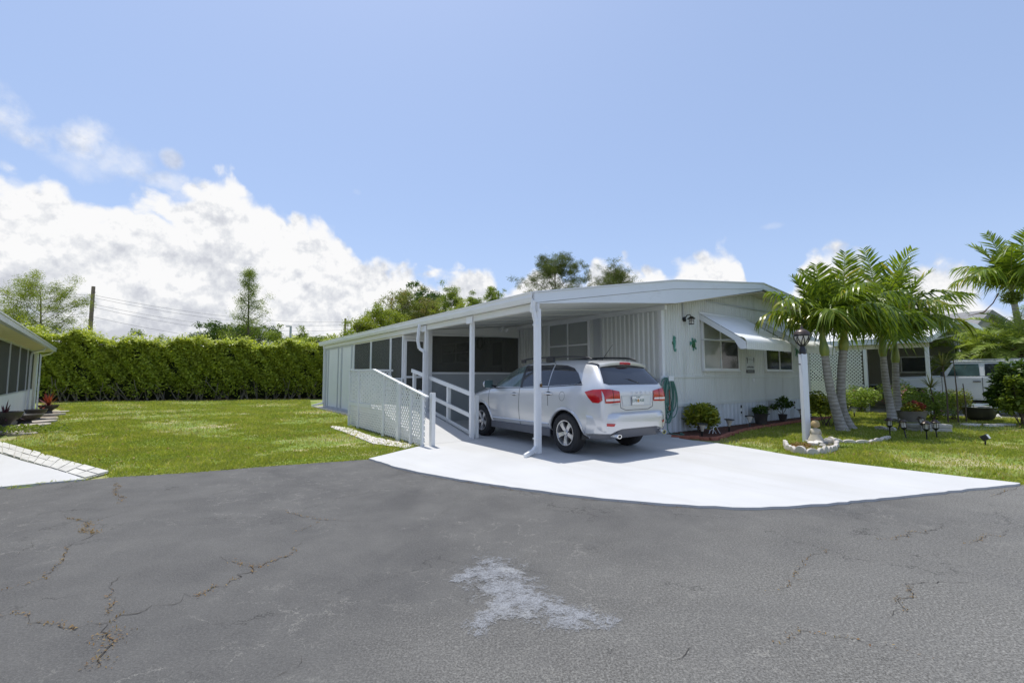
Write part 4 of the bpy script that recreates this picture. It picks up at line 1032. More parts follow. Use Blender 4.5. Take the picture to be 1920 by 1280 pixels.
# side glass, belt mouldings, door gaps (both sides)
for s, md in ((1,'L'),(-1,'R')):
    PT('front_side_window', patch(bv, [(1.06,1.175),(.80,1.36),(.50,1.52),(.20,1.605),(-.02,1.625),(-.06,1.19)], md, .006), 'frontglass', smooth=True)
    PT('rear_side_window', patch(bv, [(-.13,1.19),(-.10,1.63),(-.96,1.635),(-.98,1.225)], md, .006), 'carglass', smooth=True)
    PT('quarter_window', patch(bv, [(-1.01,1.225),(-1.00,1.635),(-1.35,1.615),(-1.58,1.56),(-1.74,1.46),(-1.92,1.275)], md, .006), 'carglass', smooth=True)
    PT('window_pillar', patch(bv, [(-.055,1.18),(-.015,1.63),(-.105,1.635),(-.135,1.18)], md, .007), 'darkplastic', smooth=True)
    PT('door_seal', strip(bv, [(1.20,1.13),(.50,1.155),(-.5,1.18),(-1.2,1.215),(-1.93,1.26)], md, .002, .008), 'darkplastic')
    for ln in ([(1.16,1.12),(1.18,.9),(1.10,.55),(1.10,.36)], [(-.05,1.17),(-.045,.8),(-.06,.36)], [(-1.00,1.64),(-1.015,1.22),(-1.02,.84)], [(.25,1.675),(-.9,1.685),(-.98,1.65)]):
        PT('door_gap', strip(bv, ln, md, -.001, .006), 'darkplastic')
    PT('side_moulding', strip(bv, [(1.08,.47),(-1.02,.49)], md, -.004, .022), 'paint', smooth=True)
    for x, z in ((.14,1.03),(-1.03,1.075)):
        h = bv.ray_cast(Vector((x,4*s,z)), Vector((0,-s,0)))[0]
        hd = MB().tube([(x+.115,h.y-s*.004,z-.004),(x+.09,h.y+s*.028,z),(x-.09,h.y+s*.03,z+.003),(x-.115,h.y-s*.004,z)], .019, 8); PT('door_handle', hd, 'paint', smooth=True)
        cup = [(x+.085*math.cos(a), z+.04*math.sin(a)) for a in [i*2*PI/16 for i in range(16)]]; PT('handle_cup_shade', patch(bv, cup, md, .002), 'lower')  # flat dark oval on the door, paints the shade of a handle cup
    # mirror
    mr = MB().lathe([(.0,-.03),(.105,-.028),(.115,-.01),(.10,.035),(.0,.05)], 16, Matrix.Translation((.98,s*1.05,1.23)) @ Matrix.Rotation(PI/2,4,'Y') @ Matrix.Diagonal((.88,1.15,1.1,1)))
    mo = PT('wing_mirror', mr, 'paint', smooth=True)
    PT('mirror_glass', MB().prism([(-.085,-.11),(.085,-.11),(.09,.10),(-.08,.11)], 0, .008, Matrix.Translation((.948,s*1.05,1.23)) @ Matrix.Rotation(-PI/2,4,'Y')), 'frontglass', parent=mo)
    PT('mirror_arm', MB().bar((.98,s*.84,1.17),(.98,s*.98,1.20),.08,.04), 'darkplastic', parent=mo)
    # roof rails
    rl = [(.25,1.70),(.10,1.755),(-.5,1.775),(-1.2,1.775),(-1.75,1.745),(-1.92,1.70)]
    rl3 = smooth_curve([(a_,0,b_) for a_,b_ in rl], 4)
    PT('roof_rail', MB().tube([(p.x,s*.60,p.z+.018) for p in rl3], .019, 8).box((.12,s*.58,1.70),(.26,s*.62,1.77)).box((-.85,s*.575,1.70),(-.62,s*.625,1.79)), 'darkplastic', smooth=True)
    # lower cladding between the wheels
    PT('sill_cladding', MB().prism([(1.06,.39),(1.06,.25),(-1.06,.25),(-1.06,.41)], -s*.905, -s*.80, XZ(0)), 'lower', bevel=.015)
PT('fuel_flap', strip(bv, [(-1.43+.075*math.cos(a), 1.04+.085*math.sin(a)) for a in [i*2*PI/24 for i in range(25)]], 'L', -.001, .0042), 'lower')
# rear screen, lamps, tailgate
gl_ = patch(bv, [(-.55,1.605),(.55,1.605),(.63,1.53),(.745,1.29),(.66,1.262),(-.66,1.262),(-.745,1.29),(-.63,1.53)], 'B', .006); PT('rear_window', gl_, 'carglass', smooth=True)
sp_ = MB(); rows = []
for y in np.linspace(-.63,.63,15):
    k = 1-(abs(y)/.60)**4*.25
    dz_ = -.05*(abs(y)/.62)**2; rows.append([(-1.75,y,1.70+dz_),(-1.90,y,1.712+dz_),(-2.02-.10*k,y,1.690+dz_),(-2.06-.12*k,y,1.665+dz_),(-2.05-.12*k,y,1.625+dz_),(-2.02-.06*k,y,1.600+dz_),(-1.98,y,1.58+dz_)])
sp_.grid(rows); PT('roof_spoiler', sp_, 'paint', smooth=True)
PT('brake_light', MB().tube([(-2.165,-.14,1.645),(-2.178,-.07,1.648),(-2.178,.07,1.648),(-2.165,.14,1.645)], .024, 8), 'redlens', smooth=True)
for s in (1, -1):
    a = 'L' if s == 1 else 'R'
    side = [(-2.03,1.135),(-2.20,1.175),(-2.36,1.185),(-2.40,1.0),(-2.34,.95),(-2.22,.955),(-2.12,1.04)]
    PT('tail_light', patch(bv, side, a, .012, .03), 'redlens', smooth=True)
    rear = [(s*.82,1.185),(s*.70,1.185),(s*.46,1.145),(s*.445,.955),(s*.70,.945),(s*.80,.95)]
    tl = PT('tail_light', patch(bv, rear, 'B', .014, .03), 'redlens', smooth=True)
    PT('reverse_lens', patch(bv, [(s*.79,1.02),(s*.47,1.02),(s*.465,.985),(s*.79,.98)], 'B', .018, .03), 'clearlens', parent=tl)
    PT('lens_gap', strip(bv, [(s*.625,1.175),(s*.61,.955)], 'B', .014, .006), 'darkplastic', parent=tl)
# bumper with stepped shelf and cladding
def plan(y, x0=-2.50, cr=.34, yw=.90):
    t = max(0, (abs(y)-(yw-cr))/cr); return x0 + (1-math.sqrt(max(0,1-min(1,t)**2)))*cr*1.25
bm_rows = []
for y in [yy*.90 for yy in (-1,-.985,-.95,-.9,-.84,-.76,-.66,-.5,-.25,0,.25,.5,.66,.76,.84,.9,.95,.985,1)]:
    xo = plan(y); cut = .50 if abs(y) < .56 else .43 if abs(y) > .62 else .47
    bm_rows.append([(xo+.17,y*.93,.80),(xo+.08,y*.97,.785),(xo+.03,y,.77),(xo+.0,y*1.01,.745),(xo-.012,y*1.02,.66),(xo+.0,y*1.02,.57),(xo+.012,y*1.015,cut),(xo+.05,y,cut-.02),(xo+.2,y*.95,cut-.02)])
rb_ = PT('rear_bumper', MB().grid(bm_rows), 'paint', smooth=True); bvb = bvh_of(rb_)
lw = []
for y in [yy*.88 for yy in (-1,-.97,-.9,-.8,-.64,-.5,-.25,0,.25,.5,.64,.8,.9,.97,1)]:
    xo = plan(y)+.015; tp = .515 if abs(y) < .55 else .445
    lw.append([(xo+.05,y,tp),(xo+.022,y,tp-.01),(xo+.03,y,.42),(xo+.09,y*.98,.33),(xo+.25,y*.95,.30)])
PT('bumper_cladding', MB().grid(lw), 'lower', smooth=True)
for s in (1,-1):
    c = [(s*(.80+.085*math.cos(t)), .575+.032*math.sin(t)) for t in [i*2*PI/16 for i in range(16)]]
    yy_ = s*.80; xo = plan(abs(yy_))
    PT('reflector', patch(bvb, [(s*.63,.60),(s*.82,.607),(s*.83,.565),(s*.65,.552)], 'B', .010, .03), 'redlens', smooth=True)
    PT('exhaust_tip', MB().lathe([(.030,.0),(.045,.0),(.048,.01),(.046,.18)], 20, Matrix.Translation((-2.56,s*.60,.385)) @ Matrix.Rotation(PI/2,4,'Y') @ Matrix.Diagonal((.8,1.25,1,1)), c0=False, c1=False).lathe([(.0,.03),(.034,.03)], 16, Matrix.Translation((-2.56,s*.60,.385)) @ Matrix.Rotation(PI/2,4,'Y') @ Matrix.Diagonal((.8,1.25,1,1))), 'chrome', smooth=True)
# tailgate seams and plate recess
for ln in ([(.60,1.25),(.43,1.20),(.40,.95),(.37,.82)], [(-.60,1.25),(-.43,1.20),(-.40,.95),(-.37,.82)]): pass
PT('tailgate_gap', strip(bv, [(.44,.95),(.43,.86),(.30,.815),(-.30,.815),(-.43,.86),(-.44,.95)], 'B', -.001, .006), 'darkplastic')
rc = patch(bv, [(-.40,1.075),(.40,1.06),(.37,.885),(-.37,.885)], 'B', .003); PT('plate_recess', rc, 'alu')
PT('recess_trim', strip(bv, [(-.40,1.075),(.40,1.06),(.37,.885),(-.37,.885),(-.40,1.075)], 'B', .004, .010), 'paint', smooth=True)
MP = Matrix.Translation((-2.462,.0,.975)) @ Matrix.Rotation(-PI/2,4,'Z') @ Matrix.Rotation(PI/2,4,'X')
pl = PT('licence_plate', MB().box((-.155,-.078,0),(.155,.078,.008), MP), 'plate')
inkm = simple('plate_ink_green', (.04,.12,.09), .4); org = simple('plate_orange', (.45,.22,.05), .5, var=.3, scale=60)
text('D78', .075, 'plate_text', inkm, pl, MP @ Matrix.Translation((-.095,0,.009))); text('AS8', .075, 'plate_text', inkm, pl, MP @ Matrix.Translation((.095,0,.009)))
text('FLORIDA', .026, 'plate_text', inkm, pl, MP @ Matrix.Translation((0,.056,.009)))
PT('plate_emblem', MB().prism([(.026*math.cos(t), .030*math.sin(t)) for t in [i*PI/6 for i in range(12)]], .008, .011, MP), 'plate', parent=pl); bpy.context.view_layer.update()
suv_em = [c for c in pl.children if c.name.startswith('plate_emblem')][0]; suv_em.data.materials[0] = org
MB().prism([(-.31,-.035),(.31,-.035),(.31,.035),(-.31,.035)], 0, .001)
for i, chx in enumerate('DODGE'):
    xx = -.25+i*.125
    text(chx, .055, 'badge_letter', MT['alu'], suv, Matrix.Translation((-2.452,-xx*1.0-.12,1.118)) @ Matrix.Rotation(-PI/2,4,'Z') @ Matrix.Rotation(PI/2-.25,4,'X'), .003)
text('JOURNEY', .038, 'badge_letter', MT['alu'], suv, Matrix.Translation((-2.458,.56,.915)) @ Matrix.Rotation(-PI/2,4,'Z') @ Matrix.Rotation(PI/2,4,'X'), .002)
# wiper and aerial
wp = PT('rear_wiper', MB().bar((-2.375,-.10,1.285),(-2.335,.10,1.355),.035,.018).bar((-2.335,.08,1.355),(-2.30,.36,1.37),.02,.014), 'darkplastic'); PT('wiper_hub', MB().lathe([(.035,0),(.03,.03),(0,.035)], 14, Matrix.Translation((-2.36,-.10,1.275)) @ Matrix.Rotation(-PI/2,4,'Y')), 'darkplastic', parent=wp, smooth=True)
PT('aerial', MB().tube([(-1.60,.0,1.73),(-1.86,-.02,2.02)], [.006,.003], 6), 'darkplastic')
hl = patch(bv, [(.78,.88),(.48,.80),(.44,.70),(.74,.70)], 'F', .01); PT('headlight', hl, 'clearlens'); PT('headlight', patch(bv, [(-.78,.88),(-.48,.80),(-.44,.70),(-.74,.70)], 'F', .01), 'clearlens')
PT('grille', patch(bv, [(-.40,.80),(.40,.80),(.36,.62),(-.36,.62)], 'F', .008), 'darkplastic'); PT('windscreen', patch(bv, [(1.14,-.62),(1.14,.62),(.36,.54),(.36,-.54)], 'T', .006), 'carglass', smooth=True)

# white four-door off-roader in the neighbour's carport
NB = lambda a, b, z=0: H(a, b, z)
jp = thing('white_offroader', 'boxy white four-door off-roader in the carport across the lawn', 'car', NB(14.55,-3.25,.02), R(126))
def jP(name, mb, mat, parent=jp, **k): return mb.build(name, MT[mat], parent, **k)
jb = MB()
jb.prism([(-2.1,.55),(2.15,.60),(2.15,1.30),(.72,1.385),(-2.1,1.385)], -.80, .80, XZ(0)); jo = jP('body', jb, 'whitecar', bevel=.03)
jc = MB(); jc.add([(-2.08,-.78,1.385),(.74,-.78,1.385),(.74,.78,1.385),(-2.08,.78,1.385),(-2.03,-.66,1.93),(.40,-.66,1.93),(.40,.66,1.93),(-2.03,.66,1.93)], [(0,3,2,1),(4,5,6,7),(0,1,5,4),(1,2,6,5),(2,3,7,6),(3,0,4,7)])
jP('cabin', jc, 'whitecar', bevel=.04)
jP('roof_panel', MB().box((-2.06,-.69,1.925),(.45,.69,1.975)), 'whitecar', bevel=.015)
jP('roof_rack', MB().bar((-2.1,.62,2.02),(.35,.62,2.02),.03,.03).bar((-2.1,-.62,2.02),(.35,-.62,2.02),.03,.03).bar((.1,.62,2.0),(.1,-.62,2.0),.04,.03).bar((-1.2,.62,2.0),(-1.2,-.62,2.0),.04,.03), 'alu')
for s in (1,-1):
    def tilt(x, z): return (x, s*(.785-(z-1.385)*.22+.004), z)
    for nm, (a, b, c, d) in (('front_window',(-.33,.55,-.30,.34)),('rear_window',(-1.12,-.46,-1.10,-.46)),('quarter_window',(-1.95,-1.30,-1.93,-1.30))):
        jP(nm, MB().add([tilt(a,1.42),tilt(b,1.42),tilt(d,1.86),tilt(c,1.86)], [(0,1,2,3)]), 'frontglass' if nm == 'front_window' else 'carglass')
    for x in (-.39,-1.22,.70): jP('door_gap', MB().box((x-.008,s*.80-.004,.62),(x+.008,s*.80+.004,1.375)), 'darkplastic')
    for x in (-.25,-1.08): jP('door_handle', MB().box((x-.10,s*.80,1.20),(x+.10,s*.83,1.235)), 'darkplastic')
    for x in (1.42,-1.62):
        arc = [(x+.60*math.cos(a)*(1.05), s*.86, .44+.62*math.sin(a)) for a in [R(t) for t in (8,30,50,62,118,130,150,172)]]
        fl2 = MB(); 
        for p, q in zip(arc[:-1], arc[1:]): fl2.bar(p, q, .22, .05, up=(0,0,1))
        jP('fender_flare', fl2, 'whitecar')
        jP('wheel_housing', MB().lathe([(.0,.0),(.50,.0),(.50,.02)], 28, Matrix.Translation((x,s*.79,.46)) @ Matrix.Rotation(-PI/2*s,4,'X')), 'darkplastic')
        wheel(jp, x, s*.83, .40, s, 5, .25, .55)
    jP('mirror', MB().box((.62,s*.86,1.40),(.70,s*1.02,1.58)), 'darkplastic', bevel=.02)
    jP('side_vent', MB().add([(.95,s*.805,1.26),(1.2,s*.805,1.25),(.98,s*.805,1.12)], [(0,1,2)]), 'darkplastic')
    jP('side_step', MB().box((-.95,s*.72,.43),(.82,s*.90,.49)), 'darkplastic')
jP('grille', MB().box((2.15,-.55,.85),(2.19,.55,1.25)), 'darkplastic'); jP('front_bumper', MB().box((2.15,-.8,.52),(2.4,.8,.72)), 'darkplastic', bevel=.02)
jP('hood', MB().add([(.74,-.66,1.39),(2.14,-.58,1.31),(2.14,.58,1.31),(.74,.66,1.39),(.74,-.60,1.44),(2.1,-.50,1.37),(2.1,.50,1.37),(.74,.60,1.44)], [(4,5,6,7),(0,1,5,4),(1,2,6,5),(2,3,7,6),(3,0,4,7)]), 'whitecar')
# white pickup deeper in the carport
tk = thing('white_pickup', 'white pickup cab half hidden behind the lattice screen and palm trunks', 'car', NB(15.1,2.6,.02), R(126+180))
tP = lambda name, mb, mat, parent=tk, **k: mb.build(name, MT[mat], parent, **k)
tP('body', MB().prism([(-2.6,.50),(2.5,.50),(2.55,1.05),(1.2,1.18),(-2.6,1.18)], -.93, .93, XZ(0)), 'whitecar', bevel=.05)
tP('cabin', MB().add([(-1.0,-.88,1.18),(1.25,-.88,1.18),(1.25,.88,1.18),(-1.0,.88,1.18),(-.85,-.70,1.85),(.45,-.70,1.85),(.45,.70,1.85),(-.85,.70,1.85)], [(0,3,2,1),(4,5,6,7),(0,1,5,4),(1,2,6,5),(2,3,7,6),(3,0,4,7)]), 'whitecar', bevel=.06)
for s in (1,-1):
    f = lambda x, z: (x, s*(.885-(z-1.18)*.27+.006), z)
    tP('side_window', MB().add([f(.10,1.22),f(1.05,1.22),f(.42,1.76),f(.12,1.76)], [(0,1,2,3)]), 'carglass')
    tP('side_window', MB().add([f(-.92,1.22),f(.02,1.22),f(.04,1.76),f(-.82,1.76)], [(0,1,2,3)]), 'carglass')
    tP('mirror', MB().box((.95,s*.98,1.2),(1.05,s*1.2,1.42)), 'darkplastic', bevel=.02)
    tP('door_handle', MB().box((-.15,s*.93,.98),(.05,s*.96,1.02)), 'darkplastic')
    tP('side_badge', MB().box((1.35,s*.93,.86),(1.50,s*.945,1.0)), 'darkplastic')
    for x in (1.75,-1.7): 
        tP('wheel_housing', MB().lathe([(.0,.0),(.48,.0),(.48,.02)], 28, Matrix.Translation((x,s*.92,.45)) @ Matrix.Rotation(-PI/2*s,4,'X')), 'darkplastic'); wheel(tk, x, s*.86, .38, s, 5, .24, .58)
tP('windscreen', MB().add([(1.20,-.78,1.22),(1.20,.78,1.22),(.50,.62,1.80),(.50,-.62,1.80)], [(0,1,2,3)]).box((2.5,-.7,.6),(2.58,.7,1.0)), 'carglass')

# ------------------------------------------------------------------ neighbour's home on the right
n1h = thing('neighbour_home', 'white neighbouring home with lattice screen and a carport sheltering two vehicles', 'mobile home', NB(13,0), HROT)
nP = lambda name, mb, mat, parent=n1h, **k: mb.build(name, MT[mat], parent, **k)
nP('roof', MB().prism([(-.12,2.90),(4.4,3.88),(8.6,3.92),(13,3.35),(13,3.26),(8.6,3.84),(4.4,3.80),(-.12,2.82)], 2.45, -9.5, XZ(0)), 'roof')
rs = MB()
for k in range(11): rs.prism([(-.1,2.905),(4.4,3.885),(8.6,3.925),(8.6,3.95),(4.4,3.91),(-.1,2.93)], 2.3-k*1.12, 2.27-k*1.12, XZ(0))
nP('roof_seam', rs, 'roof')
nP('fascia', MB().box((-.16,-2.50,2.70),(-.10,9.5,2.92)).prism([(-.16,2.90),(4.4,3.89),(8.6,3.93),(13,3.36),(13,3.18),(8.6,3.74),(4.4,3.70),(-.16,2.70)], 2.50, 2.44, XZ(0)), 'fascia')
nP('carport_beam', MB().box((-.06,-2.4,2.52),(.04,9.4,2.72)), 'cream')
nP('carport_ceiling', MB().prism([(0,2.74),(4.45,3.20),(4.45,3.24),(0,2.78)], 2.4, -9.4, XZ(0)), 'ceiling')
for w_ in (-2.33, .02-.42, 1.72, 5.4): nP('carport_post', MB().box((-.06,w_-.055,0),(.05,w_+.055,2.55)), 'trim')
lattice_panel(-.30, 1.66, .34, lambda w: 2.66, n1h, mat='lattice_sunlit', u=-.02, sp=.135, bw=.040)
lattice_panel(1.78, 5.3, .34, lambda w: 2.60, n1h, mat='lattice_sunlit', u=-.02, sp=.15, bw=.045)
nP('lattice_rail', MB().box((-.05,-.32,.30),(.02,5.35,.36)).box((-.05,-.32,2.50),(.02,5.35,2.56)), 'trim')
# lap-sided wall behind the vehicles
ws = MB()
for k in range(24):
    z = .15+k*.128; ws.prism([(0,z),(-.022,z),(-.004,z+.13),(0,z+.13)], 2.3, -9.3, Matrix(((1,0,0,4.5),(0,0,-1,0),(0,1,0,0),(0,0,0,1))))
ws.box((4.5,-2.3,.0),(12.9,9.3,3.25)); nP('lap_wall', ws, 'greysiding')
nw = nP('window', MB().box((4.44,-1.55,1.62),(4.47,-.45,2.30)).box((4.43,-1.6,2.28),(4.46,-.4,2.33)).box((4.43,-1.6,1.57),(4.46,-.4,1.62)), 'trim'); nP('pane', MB().box((4.425,-1.5,1.64),(4.435,-.5,2.27)), 'darkwin', parent=nw)
nP('screen_room', MB().box((4.6,-2.36,.9),(12.4,-2.33,2.75)), 'darkwin')
for k in range(9): nP('mullion', MB().box((4.7+k*.95,-2.42,.2),(4.78+k*.95,-2.36,3.1)), 'trim')
nP('knee_wall', MB().box((4.6,-2.38,.0),(12.4,-2.31,.9)), 'white')
sheet('neighbour_slab', [NB(12.7,-9),NB(17.6,-9),NB(17.6,9.4),NB(12.7,9.4)], .018, MT['conc'], .03)
# grey gable further back
gb = thing('grey_gable_house', 'grey gabled house showing above the small date palms', 'house', D(1850,640,30)*1, R(20)); gb.location.z = 0
gb_ = lambda name, mb, mat: mb.build(name, MT[mat], gb)
gb_('wall', MB().prism([(-4,0),(7,0),(7,3.3),(0,5.4),(-4,3.3)], 0, -9, XZ(0)), 'greysiding')
gb_('roof', MB().prism([(-4.4,3.2),(0,5.75),(7.5,3.3),(7.5,3.1),(0,5.45),(-4.4,3.0)], .4, -9.4, XZ(0)), 'gabledark')
for k in range(3): gb_('window', MB().box((-2.8+k*2.6,-.05,1.2),(-1.6+k*2.6,.0,2.4)), 'darkwin')

# ------------------------------------------------------------------ neighbour's home on the left
La, Lb = Vector((-10.75,9.6,0)), Vector((-20.6,20.5,0)); La = La + Vector((0,0,-.10)); Lb = Lb + Vector((0,0,-.10)); ld = (Lb-La).normalized(); rzL = math.atan2(ld.y, ld.x)
lh = thing('left_neighbour_home', 'white home with dark screened porch at the left edge of the picture', 'mobile home', La, rzL)
lP = lambda name, mb, mat, parent=lh, **k: mb.build(name, MT[mat], parent, **k)
LL = (Lb-La).length; wy = .42           # local x along the eave away from the road; +y into the home
lP('roof', MB().prism([(-.02,2.74),(4.5,3.6),(9,2.74),(9,2.66),(4.5,3.52),(-.02,2.66)], 0, LL+6, Matrix(((0,0,1,-6),(1,0,0,0),(0,1,0,0),(0,0,0,1)))), 'roof')
lP('gutter', MB().box((-6,-.10,2.62),(LL,0,2.76)).box((-6,-.12,2.74),(LL,.02,2.77)), 'alu')
lP('soffit', MB().prism([(0,2.62),(wy+.1,2.55),(wy+.1,2.58),(0,2.65)], 0, LL+5.9, Matrix(((0,0,1,-6),(1,0,0,0),(0,1,0,0),(0,0,0,1)))), 'cream')
lP('knee_wall', MB().box((-5.8,wy,.02),(LL-1.95,wy+.06,.98)), 'white')
lP('corner_post', MB().box((LL-1.0,wy-.02,0),(LL-.55,wy+.12,2.56)), 'fascia')
lP('wall', MB().box((-5.8,wy+3.4,.02),(LL-.6,wy+8,2.9)).box((LL-.62,wy+.1,.02),(LL-.56,wy+3.4,2.7)), 'white')
xs = [-5.6,-3.2,-1.0,1.2,3.4,5.7,8.0,10.3,LL-1.95]
for a, b in zip(xs[:-1], xs[1:]):
    if b <= a: continue
    fr = lP('screen_panel', MB().box((a,wy-.01,.98),(a+.05,wy+.05,2.56)).box((a+.05,wy,.98),(b,wy+.05,1.02)).box((a+.05,wy,2.50),(b,wy+.05,2.56)), 'alu')
    lP('mesh_screen', MB().box((a+.05,wy+.02,1.02),(b,wy+.026,2.50)), 'darkscreen', parent=fr)
lt = MB()
for k in range(-10, 30):
    for s in (1,-1):
        for q in range(0, 62):
            z = .1+q*.04; x = LL-1.9+k*.13+s*(z)
            if LL-1.93 < x < LL-1.02 and z < 2.5: lt.bar((x,wy+.02+.006*s,z),(x+s*.04,wy+.02+.006*s,z+.04),.006,.04,up=(0,1,0))
lP('lattice_panel', lt, 'lattice')
lP('lattice_backing', MB().box((LL-1.94,wy+.10,.02),(LL-1.0,wy+.14,2.55)), 'darkwin')
for k, x in enumerate((LL-4.1, LL-.35)):
    mb = downspout([(x,-.05,2.64),(x,.05,2.52),(x-.05,wy-.10,2.42),(x-.06,wy-.07,2.3),(x-.06,wy-.07,.1)]); lP('downspout', mb, 'alu')
ch_ = thing('wind_chimes', 'pale tubular wind chimes under the eave of the left home', 'wind chimes', La + ld*(LL-2.05) + Vector((-ld.y,ld.x,0))*.25 + Vector((0,0,2.55)), rzL)
for k in range(4): MB().tube([(k*.09-.13,.02*(k%2),-.12),(k*.09-.13,.02*(k%2),-1.05+.12*k)], .016, 8).build('chime_tube', MT['alu'], ch_)
MB().lathe([(.14,-.02),(.14,.0),(.0,.0)], 16).build('top_ring', MT['alu'], ch_)
# ------------------------------------------------------------------ vegetation tools
def rvec(n):
    v = rng.normal(size=(n,3)); return v/np.linalg.norm(v, axis=1, keepdims=True)
def leaf_quads(P, size, up=.5, asp=.45, lean=None):
    """pointed leaves: returns V, F for centres P (n,3), size (n,)"""
    n = len(P); d = rvec(n); d[:,2] = d[:,2]*.6 - .1
    d /= np.linalg.norm(d, axis=1, keepdims=True)
    nr = rvec(n)*(1-up) + np.array([0,0,1.])*up
    if lean is not None: nr = nr + lean
    s = np.cross(d, nr); s /= (np.linalg.norm(s, axis=1, keepdims=True)+1e-9)
    size = size[:,None]
    a = P - d*size*.5; b = P + s*size*asp*.5 + np.cross(s,d)*size*.06; c = P + d*size*.5; e = P - s*size*asp*.5 + np.cross(s,d)*size*.06
    V = np.stack([a,b,c,e], 1).reshape(-1,3); F = np.arange(n*4).reshape(n,4)
    return V, F
def leaves(name, P, size, mat, parent=None, tint=None, up=.5, asp=.45, lean=None):
    P = np.asarray(P, float); n = len(P); sz = size*rng.uniform(.6,1.3,n)
    V, F = leaf_quads(P, sz, up, asp, lean)
    t = rng.uniform(0,1,n) if tint is None else np.clip(tint,0,1)
    return fast_mesh(name, V, F, mat, parent, np.repeat(t,4))
def blobpts(cs, n, flat=.8, shell=.55):
    """points in the outer shells of ellipsoids cs=[(x,y,z,r)]"""
    cs = np.array(cs, float); w = cs[:,3]**2; k = rng.choice(len(cs), n, p=w/w.sum())
    d = rvec(n); rr = (shell + (1-shell)*rng.uniform(0,1,n)**.6)*cs[k,3]*rng.uniform(.85,1.12,n)
    P = cs[k,:3] + d*rr[:,None]*np.array([1,1,flat]); return P, k
def sphere_blob(mb, c, r, seed, sq=.8):
    rr = random.Random(seed); rows = []
    for i in range(7):
        th = PI*i/6; row = []
        for j in range(10):
            ph = 2*PI*(j % 9)/9; q = r*(1+.18*math.sin(3*ph+seed)+.12*math.cos(4*th+seed))
            row.append((c[0]+q*math.sin(th)*math.cos(ph), c[1]+q*math.sin(th)*math.sin(ph), c[2]+q*math.cos(th)*sq))
        rows.append(row)
    mb.grid(rows)
def limb(mb, p, d, length, r0, r1, rnd, n=6, gn=.12, up=.05):
    pts = [Vector(p)]; d = Vector(d).normalized()
    for i in range(n):
        d = (d + Vector((rnd.gauss(0,gn), rnd.gauss(0,gn), rnd.gauss(0,gn)+up))).normalized(); pts.append(pts[-1] + d*length/n)
    mb.tube(pts, [r0+(r1-r0)*i/n for i in range(n+1)], 7, cap=False); return pts, d

# ---- feather palms
def frond_mesh(name, parent, root, az, el0, droop, L_, ll, lw, npair=42, vang=.35, twist=0, wind=(0,0,0), drp=.6, matl='frond', seed=0, brown=0.0, keel=True):
    r = np.random.default_rng(seed); nseg = 14
    pts = [np.array(root, float)]; hd = np.array([math.cos(az), math.sin(az), 0.]); sd = np.array([-math.sin(az), math.cos(az), 0.])
    wind = np.array(wind); tans = []
    for i in range(nseg):
        t = i/nseg; e = el0 - droop*t**1.9; d = hd*math.cos(e) + np.array([0,0,1.])*math.sin(e) + wind*t*.5
        d /= np.linalg.norm(d); tans.append(d); pts.append(pts[-1]+d*L_/nseg)
    tans.append(tans[-1]); pts = np.array(pts); tans = np.array(tans)
    m = npair; t = np.linspace(.13, .995, m); f = t*nseg; i0 = np.minimum(f.astype(int), nseg-1); fr = (f-i0)[:,None]
    B = pts[i0]*(1-fr) + pts[i0+1]*fr; T = tans[i0]*(1-fr)+tans[i0+1]*fr
    prof = np.sin(np.pi*np.clip(t*.80+.17,0,1))**.55
    VV, FF, TT = [], [], []; base = 0
    for sg in (-1,1):
        S = sd*sg; Un = np.cross(T, S)*(-sg if False else 1); Un = np.cross(S*1.0, T)*sg; Un = np.where(Un[:,2:3] < 0, -Un, Un)
        out = S[None,:]*1.0 + T*(.45+.5*t[:,None]) + Un*(vang + r.normal(0,.22,(m,1))) + r.normal(0,.13,(m,3))
        out /= np.linalg.norm(out, axis=1, keepdims=True)
        ln = ll*prof*r.uniform(.82,1.12,m); ks = [0,.35,.7,1.0]; ws = [.55,1.0,.75,.05]
        g = drp*r.uniform(.6,1.5,m)
        wdir = T - out*np.sum(T*out,1,keepdims=True); wdir /= np.linalg.norm(wdir,axis=1,keepdims=True)
        wdir = wdir + Un*r.normal(0,.45,(m,1)); wdir /= np.linalg.norm(wdir,axis=1,keepdims=True)
        rows = []
        for k, w_ in zip(ks, ws):
            c = B + out*(ln*k)[:,None] + (np.array([0,0,-1.])*(g*k*k*ln)[:,None]) + wind[None,:]*(ln*k*k)[:,None]*.7
            hw = wdir*(lw*w_*.5*prof**.3)[:,None]; rows += [c-hw, c+hw]
        V = np.stack(rows, 1).reshape(-1,3); idx = base + np.arange(m)[:,None]*8
        F = np.concatenate([idx+np.array([[0,1,3,2]]), idx+np.array([[2,3,5,4]]), idx+np.array([[4,5,7,6]])], 0)
        VV.append(V); FF.append(F); base += m*8
        tt = np.clip(r.uniform(.0,.62,m) + (r.uniform(0,1,m) < brown)*.5, 0, 1)
        TT.append(np.repeat(tt, 8))
    o = fast_mesh(name, np.concatenate(VV), np.concatenate(FF), MT[matl], parent, np.concatenate(TT))
    MB().tube([tuple(p) for p in pts], [.022*(1-i/(nseg+2))*(L_/2.2) for i in range(nseg+1)], 5, cap=False).build('stalk', MT['rachis'], o, smooth=True)
    return o
